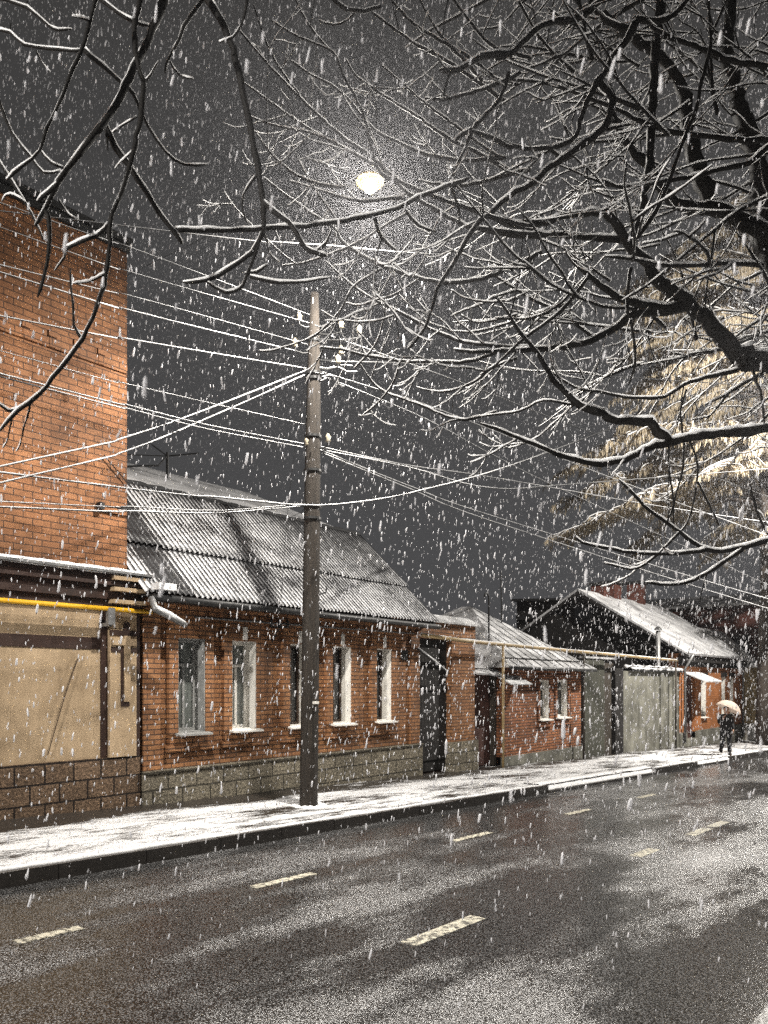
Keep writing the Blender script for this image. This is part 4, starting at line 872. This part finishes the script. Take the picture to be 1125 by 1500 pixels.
# ------------------------------------------------------------------ the pale weeping tree down the street
lb = onG(1118,1091); LX, LY = lb.x, lb.y
wt = thing('weeping_tree', 'tall tree with tan drooping snow-dusted foliage at the right edge', 'tree', (LX,LY,gz(LX)))
m1 = MB(); base = Vector((LX,LY,gz(LX)-.2)); Ht = 24.
m1.tube([base+Vector((math.sin(i*.7)*.12*(i>1),math.cos(i*.9)*.1*(i>1),Ht*i/10)) for i in range(11)],[.33,.27,.25,.23,.21,.18,.16,.13,.10,.07,.03],14); m1.build('trunk', M['bark_far'], wt, True)
limbs = MB(); snowm = MB(); nv, nf, npnt = [], [], 0
for i in range(105):
    h = random.uniform(8.6,23.6); w = random.uniform(0,2*math.pi)
    k = max(.04,1-(h-6.)/18.5); L = (1.4+8.4*k**.45)*random.uniform(.72,1.08)
    dirv = Vector((math.cos(w),math.sin(w),0)); L *= 1-.38*max(0,dirv.dot(Vector((-.78,-.62,0)))); p0 = base+Vector((0,0,h+.2)); pts = []
    for j in range(9):
        s_ = j/8; pts.append(p0 + dirv*L*s_ + Vector((0,0,L*(.30*s_-.42*s_*s_))) + Vector((random.gauss(0,.08),random.gauss(0,.08),random.gauss(0,.06)))*(j>0))
    limbs.tube(pts,[.075*(1-.85*j/8)*(.5+k*.6) for j in range(9)],6)
    subs = []
    for q in range(int(12+L*5.5)):
        s_ = random.uniform(.22,1.0); jj = min(7,int(s_*8)); p = pts[jj].lerp(pts[jj+1], s_*8-jj)
        a_ = w+random.choice((-1,1))*random.uniform(.3,1.2); dv = Vector((math.cos(a_),math.sin(a_),0)); l = random.uniform(.7,1.9)*(1.1-.35*s_)
        sp = [p+dv*l*e+Vector((0,0,l*(.12*e-.5*e*e)))+Vector((random.gauss(0,.03),random.gauss(0,.03),random.gauss(0,.03))) for e in (0,.25,.5,.75,1.)]
        limbs.tube(sp,[.018,.015,.012,.009,.005],4,False)
        if random.random() < .5: snowm.tube([x+Vector((0,0,.02)) for x in sp],[.012]+[random.uniform(.007,.022) for _ in range(3)]+[.008],5)
        for e in range(42):
            s2 = random.uniform(.1,1.); z_ = s2*4; j2 = min(3,int(z_)); o_ = sp[j2].lerp(sp[j2+1], z_-j2)
            hl_ = random.uniform(.10,.42); ww = random.uniform(.012,.034); tilt = dv*random.uniform(-.05,.22)+Vector((random.gauss(0,.07),random.gauss(0,.07),0))
            sv = Vector((random.gauss(0,1),random.gauss(0,1),random.gauss(0,.2))).normalized()*ww; e1 = o_+tilt*hl_*1.2-Vector((0,0,hl_)); md = (o_+e1)/2+Vector((random.gauss(0,.02),random.gauss(0,.02),0))
            nv += [tuple(o_),tuple(md+sv),tuple(e1),tuple(md-sv)]; nf.append((npnt,npnt+1,npnt+2,npnt+3)); npnt += 4
cr_ = limbs.build('crown', M['bark_far'], wt, True); snowm.build('snow_layer', M['snow'], cr_, True)
fo = MB(); fo.v = nv; fo.f = nf; fo.build('foliage', M['needle'], cr_)
sg = thing('notice_plate', 'small white notice plate beside the trunk of the weeping tree', 'sign', tuple(P(1113,975,37.)))
q = onY(1113,977,9.9); m1 = MB(); m1.box(q.x-.18,q.x+.22,9.86,9.9,q.z-.28,q.z+.3); m1.build('plate', M['white'], sg); MB().tube([(q.x,9.93,gz(q.x)),(q.x,9.93,q.z+.3)],.03,8).build('post', M['dark_metal'], sg)

# ------------------------------------------------------------------ the walker
fp = onG(1063,1106); fp.z = gz(fp.x)
def skin(name, verts, edges, radii, m, parent, root=0, sub=2, extra=None):
    me = bpy.data.meshes.new(name); me.from_pydata(verts, edges, []); o = bpy.data.objects.new(name, me); COL.objects.link(o)
    o.modifiers.new('Skin','SKIN'); sv = me.skin_vertices[0].data
    for i,r in enumerate(radii): sv[i].radius = r if hasattr(r,'__len__') else (r,r)
    sv[root].use_root = True
    mo = o.modifiers.new('Sub','SUBSURF'); mo.levels = sub; mo.render_levels = sub
    dg = bpy.context.evaluated_depsgraph_get(); me2 = bpy.data.meshes.new_from_object(o.evaluated_get(dg))
    bpy.data.objects.remove(o); bm = bmesh.new(); bm.from_mesh(me2)
    if extra:
        tmp = bpy.data.meshes.new('t'); tmp.from_pydata(extra.v, [], extra.f); bm.from_mesh(tmp)
    bm.to_mesh(me2); bm.free(); me2.materials.clear(); me2.materials.append(m)
    for p in me2.polygons: p.use_smooth = True
    o = bpy.data.objects.new(name, me2); COL.objects.link(o); o.parent = parent; return o
pe = thing('person', 'person in dark clothes walking on the snowy pavement under a pale umbrella', 'person', tuple(fp))
# local frame: +x is the walking direction, z up, 1.64 m tall
pe.rotation_euler = (0,0,R(205))
V = dict(pelvis=(0,0,.86),waist=(.01,0,1.0),chest=(.03,0,1.22),neck=(.05,0,1.38),jaw=(.075,0,1.45),head=(.07,0,1.55),crown=(.06,0,1.63),
 hipL=(0,.09,.82),kneeL=(.17,.09,.47),ankL=(.20,.09,.09),toeL=(.35,.10,.03),hipR=(0,-.09,.82),kneeR=(-.08,-.09,.47),ankR=(-.30,-.09,.17),toeR=(-.22,-.10,.05),
 shL=(.03,.17,1.32),elL=(-.10,.22,1.07),wrL=(.06,.22,.86),hdL=(.09,.215,.79),shR=(.03,-.17,1.32),elR=(.12,-.22,1.07),wrR=(.27,-.13,1.22),hdR=(.30,-.11,1.29))
def fig(keys, edges, rad): 
    ix = {k:i for i,k in enumerate(keys)}; return [V[k] for k in keys], [(ix[a],ix[b_]) for a,b_ in edges], [rad[k] for k in keys]
fing = MB()
for hand,wr,up_ in (('hdL','wrL',0),('hdR','wrR',1)):
    h = Vector(V[hand]); w0 = Vector(V[wr]); dv = (h-w0).normalized(); sd_ = dv.cross(Vector((0,1,0))).normalized()
    for i,(ln) in enumerate((.066,.076,.072,.056)):
        p = h+dv*.02+sd_*(i-1.5)*.02; cu = Vector((0,-.4 if hand=='hdL' else .4,0))
        fing.tube([p,p+dv*ln*.5+cu*.02,p+dv*ln*.8+cu*.06,p+dv*ln*.75+cu*.10],[.010,.009,.0085,.007],6)
    p = h-dv*.03+sd_*.035; fing.tube([p,p+sd_*.03+dv*.02,p+sd_*.035+dv*.05],[.012,.011,.008],6)
face = MB(); face.tube([(.165,0,1.57),(.185,0,1.535),(.165,0,1.525)],[.008,.014,.01],6)
for sgn in (-1,1): face.lathe((.155,sgn*.033,1.562),((.003,0),(.011,.006),(.011,.012),(.003,.018)),8); face.tube([(.07,sgn*.082,1.57),(.06,sgn*.092,1.55),(.07,sgn*.084,1.52)],[.01,.016,.008],6)
face.tube([(.158,-.025,1.497),(.168,0,1.495),(.158,.025,1.497)],[.004,.008,.004],6); fing.add(face.v, face.f)
ks = ['pelvis','waist','chest','neck','jaw','head','crown','hipL','kneeL','ankL','toeL','hipR','kneeR','ankR','toeR','shL','elL','wrL','hdL','shR','elR','wrR','hdR']
ed = [('pelvis','waist'),('waist','chest'),('chest','neck'),('neck','jaw'),('jaw','head'),('head','crown'),('pelvis','hipL'),('hipL','kneeL'),('kneeL','ankL'),('ankL','toeL'),('pelvis','hipR'),('hipR','kneeR'),('kneeR','ankR'),('ankR','toeR'),('chest','shL'),('shL','elL'),('elL','wrL'),('wrL','hdL'),('chest','shR'),('shR','elR'),('elR','wrR'),('wrR','hdR')]
rd = dict(pelvis=.12,waist=.11,chest=.125,neck=.055,jaw=.075,head=.092,crown=.055,hipL=.085,kneeL=.055,ankL=.036,toeL=.03,hipR=.085,kneeR=.055,ankR=.036,toeR=.03,shL=.055,elL=.040,wrL=.028,hdL=.036,shR=.055,elR=.040,wrR=.028,hdR=.036)
skin('body', *fig(ks,ed,rd), M['skin'], pe, extra=fing)
V['hem'] = (-.01,0,.62)
kc = ['pelvis','waist','chest','neck','hem','shL','elL','wrL','shR','elR','wrR']; ec = [('hem','pelvis'),('pelvis','waist'),('waist','chest'),('chest','neck'),('chest','shL'),('shL','elL'),('elL','wrL'),('chest','shR'),('shR','elR'),('elR','wrR')]
skin('coat', *fig(kc,ec,dict(pelvis=.185,waist=.165,chest=.175,neck=.085,hem=.20,shL=.095,elL=.075,wrL=.055,shR=.095,elR=.075,wrR=.055)), M['coat'], pe)
skin('trousers', *fig(['pelvis','hipL','kneeL','ankL','hipR','kneeR','ankR'],[('pelvis','hipL'),('hipL','kneeL'),('kneeL','ankL'),('pelvis','hipR'),('hipR','kneeR'),('kneeR','ankR')],dict(pelvis=.14,hipL=.115,kneeL=.085,ankL=.07,hipR=.115,kneeR=.085,ankR=.07)), M['trousers'], pe)
for sd_ in 'LR':
    V['h'] = tuple(Vector(V['ank'+sd_])+Vector((-.05,0,-.03)))
    skin('boot', *fig(['ank'+sd_,'h','toe'+sd_],[('ank'+sd_,'h'),('ank'+sd_,'toe'+sd_)],{'ank'+sd_:.06,'h':.05,'toe'+sd_:.045}), M['coat'], pe)
V['c2'] = (.05,0,1.60); V['c3'] = (-.01,0,1.53)
skin('hair', *fig(['head','c2','c3'],[('head','c2'),('c2','c3')],dict(head=.098,c2=.10,c3=.095)), M['hair'], pe)
# the umbrella leans back over the shoulder
um = thing('umbrella', 'pale pinkish umbrella held by the person walking on the pavement', 'umbrella', tuple(fp+Vector((0,0,1.25))))
mx = Matrix.Rotation(R(27),3,Vector((CA,SA,0)))
h0 = Matrix.Rotation(R(205),3,'Z') @ Vector((.30,-.10,1.30)) + fp
m1 = MB(); vs, fs = [], []
for i in range(7):
    th = i/6*R(66); rr_ = .43*math.sin(th)/math.sin(R(66)); zz = .43/math.sin(R(66))*(math.cos(th)-1)
    for j in range(32):
        w = j/32*2*math.pi; scal = 1-.05*(i/6)*abs(math.sin(w*4)); vs.append(tuple(h0+mx@Vector((rr_*scal*math.cos(w),rr_*scal*math.sin(w),zz+.58))))
for i in range(6):
    for j in range(32): fs.append((i*32+j,i*32+(j+1)%32,(i+1)*32+(j+1)%32,(i+1)*32+j))
m1.add(vs,fs); m1.build('canopy', M['umbrella'], um, True)
m1 = MB(); m1.tube([h0+mx@Vector((0,0,-.22)),h0+mx@Vector((0,0,.63))],.008,6); m1.build('shaft', M['dark_metal'], um)
m1 = MB(); m1.tube([h0+mx@Vector((0,0,-.22)),h0+mx@Vector((.0,0,-.30)),h0+mx@Vector((.03,0,-.34)),h0+mx@Vector((.07,0,-.32))],.013,8); m1.build('handle', M['wood_red'], um, True)
m1 = MB()
for j in range(8):
    w = (j+.5)/8*2*math.pi; m1.tube([h0+mx@Vector((0,0,.57)),h0+mx@Vector((.22*math.cos(w),.22*math.sin(w),.50)),h0+mx@Vector((.41*math.cos(w),.41*math.sin(w),.31))],.004,4)
m1.build('ribs', M['dark_metal'], um)

# ------------------------------------------------------------------ falling snow
NF = 70000
u_ = rng.uniform(-640,640,NF*3)/F; v_ = rng.uniform(-560,1060,NF*3)/F; tt = (rng.uniform(1.3**2.6,25**2.6,NF*3))**(1/2.6)
X = tt*(CA+SA*u_); Y = tt*(SA-CA*u_); Z = EYE+tt*v_
keep = (Z > -SLOPE*X+.05) & ((Y < 9.6) | (Z > 7.6)) & (Y > .3)
idx = np.where(keep)[0][:NF]; X,Y,Z = X[idx],Y[idx],Z[idx]; K = len(X); tt = tt[idx]
wd = rng.lognormal(math.log(.0043),.52,K); ln = wd*rng.uniform(2.3,4.8,K)
nr_ = np.clip(tt/8,.25,1); wd *= nr_; ln *= nr_
oct_ = np.array([[0,0,1],[.8,0,.62],[0,.8,.62],[-.8,0,.62],[0,-.8,.62],[.9,0,-.6],[0,.9,-.6],[-.9,0,-.6],[0,-.9,-.6],[0,0,-1]],float)
sc = np.stack([wd,wd,ln],1)[:,None,:]; big_ = rng.choice(K, 190, replace=False); q_ = rng.uniform(1.2,2.6,190)/tt[big_]
X[big_] *= q_; Y[big_] *= q_; Z[big_] = EYE+(Z[big_]-EYE)*q_; wd[big_] = rng.uniform(.0018,.0045,190); ln[big_] = wd[big_]*rng.uniform(3,6,190)
sc = np.stack([wd,wd,ln],1)[:,None,:]; v = oct_[None]*sc*rng.uniform(.75,1.25,(K,10,1))
tl = rng.normal(.10,.10,K); tly = rng.normal(0,.08,K)
v[:,:,0] += v[:,:,2]*tl[:,None]*SA; v[:,:,1] += v[:,:,2]*(-tl[:,None]*CA + tly[:,None]*.3)
v += np.stack([X,Y,Z],1)[:,None,:]
ft = np.array([[0,1,2],[0,2,3],[0,3,4],[0,4,1],[9,6,5],[9,7,6],[9,8,7],[9,5,8]]+[[1+i,5+i,1+(i+1)%4] for i in range(4)]+[[5+i,5+(i+1)%4,1+(i+1)%4] for i in range(4)])
fs = (ft[None]+(np.arange(K)*10)[:,None,None]).reshape(-1,3)
me = bpy.data.meshes.new('falling_snow'); me.vertices.add(K*10); me.vertices.foreach_set('co', v.ravel().astype(np.float32))
me.loops.add(len(fs)*3); me.loops.foreach_set('vertex_index', fs.ravel().astype(np.int32)); me.polygons.add(len(fs)); me.polygons.foreach_set('loop_start', np.arange(0,len(fs)*3,3,dtype=np.int32)); me.update(calc_edges=True); me.validate()
me.materials.append(M['flake']); o = bpy.data.objects.new('falling_snow', me); COL.objects.link(o)
tag(o, 'heavy snow falling through the lamp light', 'snow', kind='stuff')

# ------------------------------------------------------------------ night air
HAZE = .0011
if HAZE:
    mb = MB(); mb.box(-82, 222, -102, 152, -9.5, 26); n = N('night_haze'); n.t.nodes.remove(n.b)
    pv = n.n('VolumePrincipled', {'Color': (.85,.85,.9), 'Density': HAZE, 'Anisotropy': .86}); n.t.links.new(pv.outputs[0], n.out.inputs['Volume'])
    tag(mb.build('haze', n.m), 'thin snowy haze filling the night air', 'haze', kind='stuff')

# ------------------------------------------------------------------ sky, camera, render
W = bpy.data.worlds.new('World'); S.world = W; W.use_nodes = True; nt = W.node_tree; bg = nt.nodes['Background']
tc = nt.nodes.new('ShaderNodeTexCoord'); sx = nt.nodes.new('ShaderNodeSeparateXYZ'); nt.links.new(tc.outputs['Generated'], sx.inputs[0])
cr = nt.nodes.new('ShaderNodeValToRGB'); nt.links.new(sx.outputs[2], cr.inputs[0])
cr.color_ramp.elements[0].position = 0; cr.color_ramp.elements[0].color = (.085,.085,.088,1); cr.color_ramp.elements[1].position = .75; cr.color_ramp.elements[1].color = (.042,.040,.038,1)
nt.links.new(cr.outputs[0], bg.inputs['Color']); bg.inputs['Strength'].default_value = .44
cam = bpy.data.cameras.new('camera'); cam.sensor_width = 36; cam.sensor_fit = 'VERTICAL'; cam.sensor_height = 36; cam.lens = F/1500*36
cam.shift_y = (YH-750)/1500; cam.dof.use_dof = True; cam.dof.focus_distance = 14.; cam.dof.aperture_fstop = 5.6; cam.clip_start = .05; cam.clip_end = 2000
co_ = bpy.data.objects.new('camera', cam); COL.objects.link(co_); co_.location = (0,0,EYE); co_.rotation_euler = (R(90),0,A-R(90)); S.camera = co_
S.render.engine = 'CYCLES'; S.cycles.use_denoising = False; S.cycles.max_bounces = 5; S.cycles.diffuse_bounces = 2; S.cycles.volume_bounces = 0; S.cycles.sample_clamp_indirect = 1.2; S.cycles.sample_clamp_direct = 12
try: S.cycles.denoiser = 'OPENIMAGEDENOISE'
except Exception: pass
vs = S.view_settings; vs.view_transform = 'Standard'; vs.look = 'None'; vs.exposure = 1.05; vs.gamma = 1; vs.use_curve_mapping = False
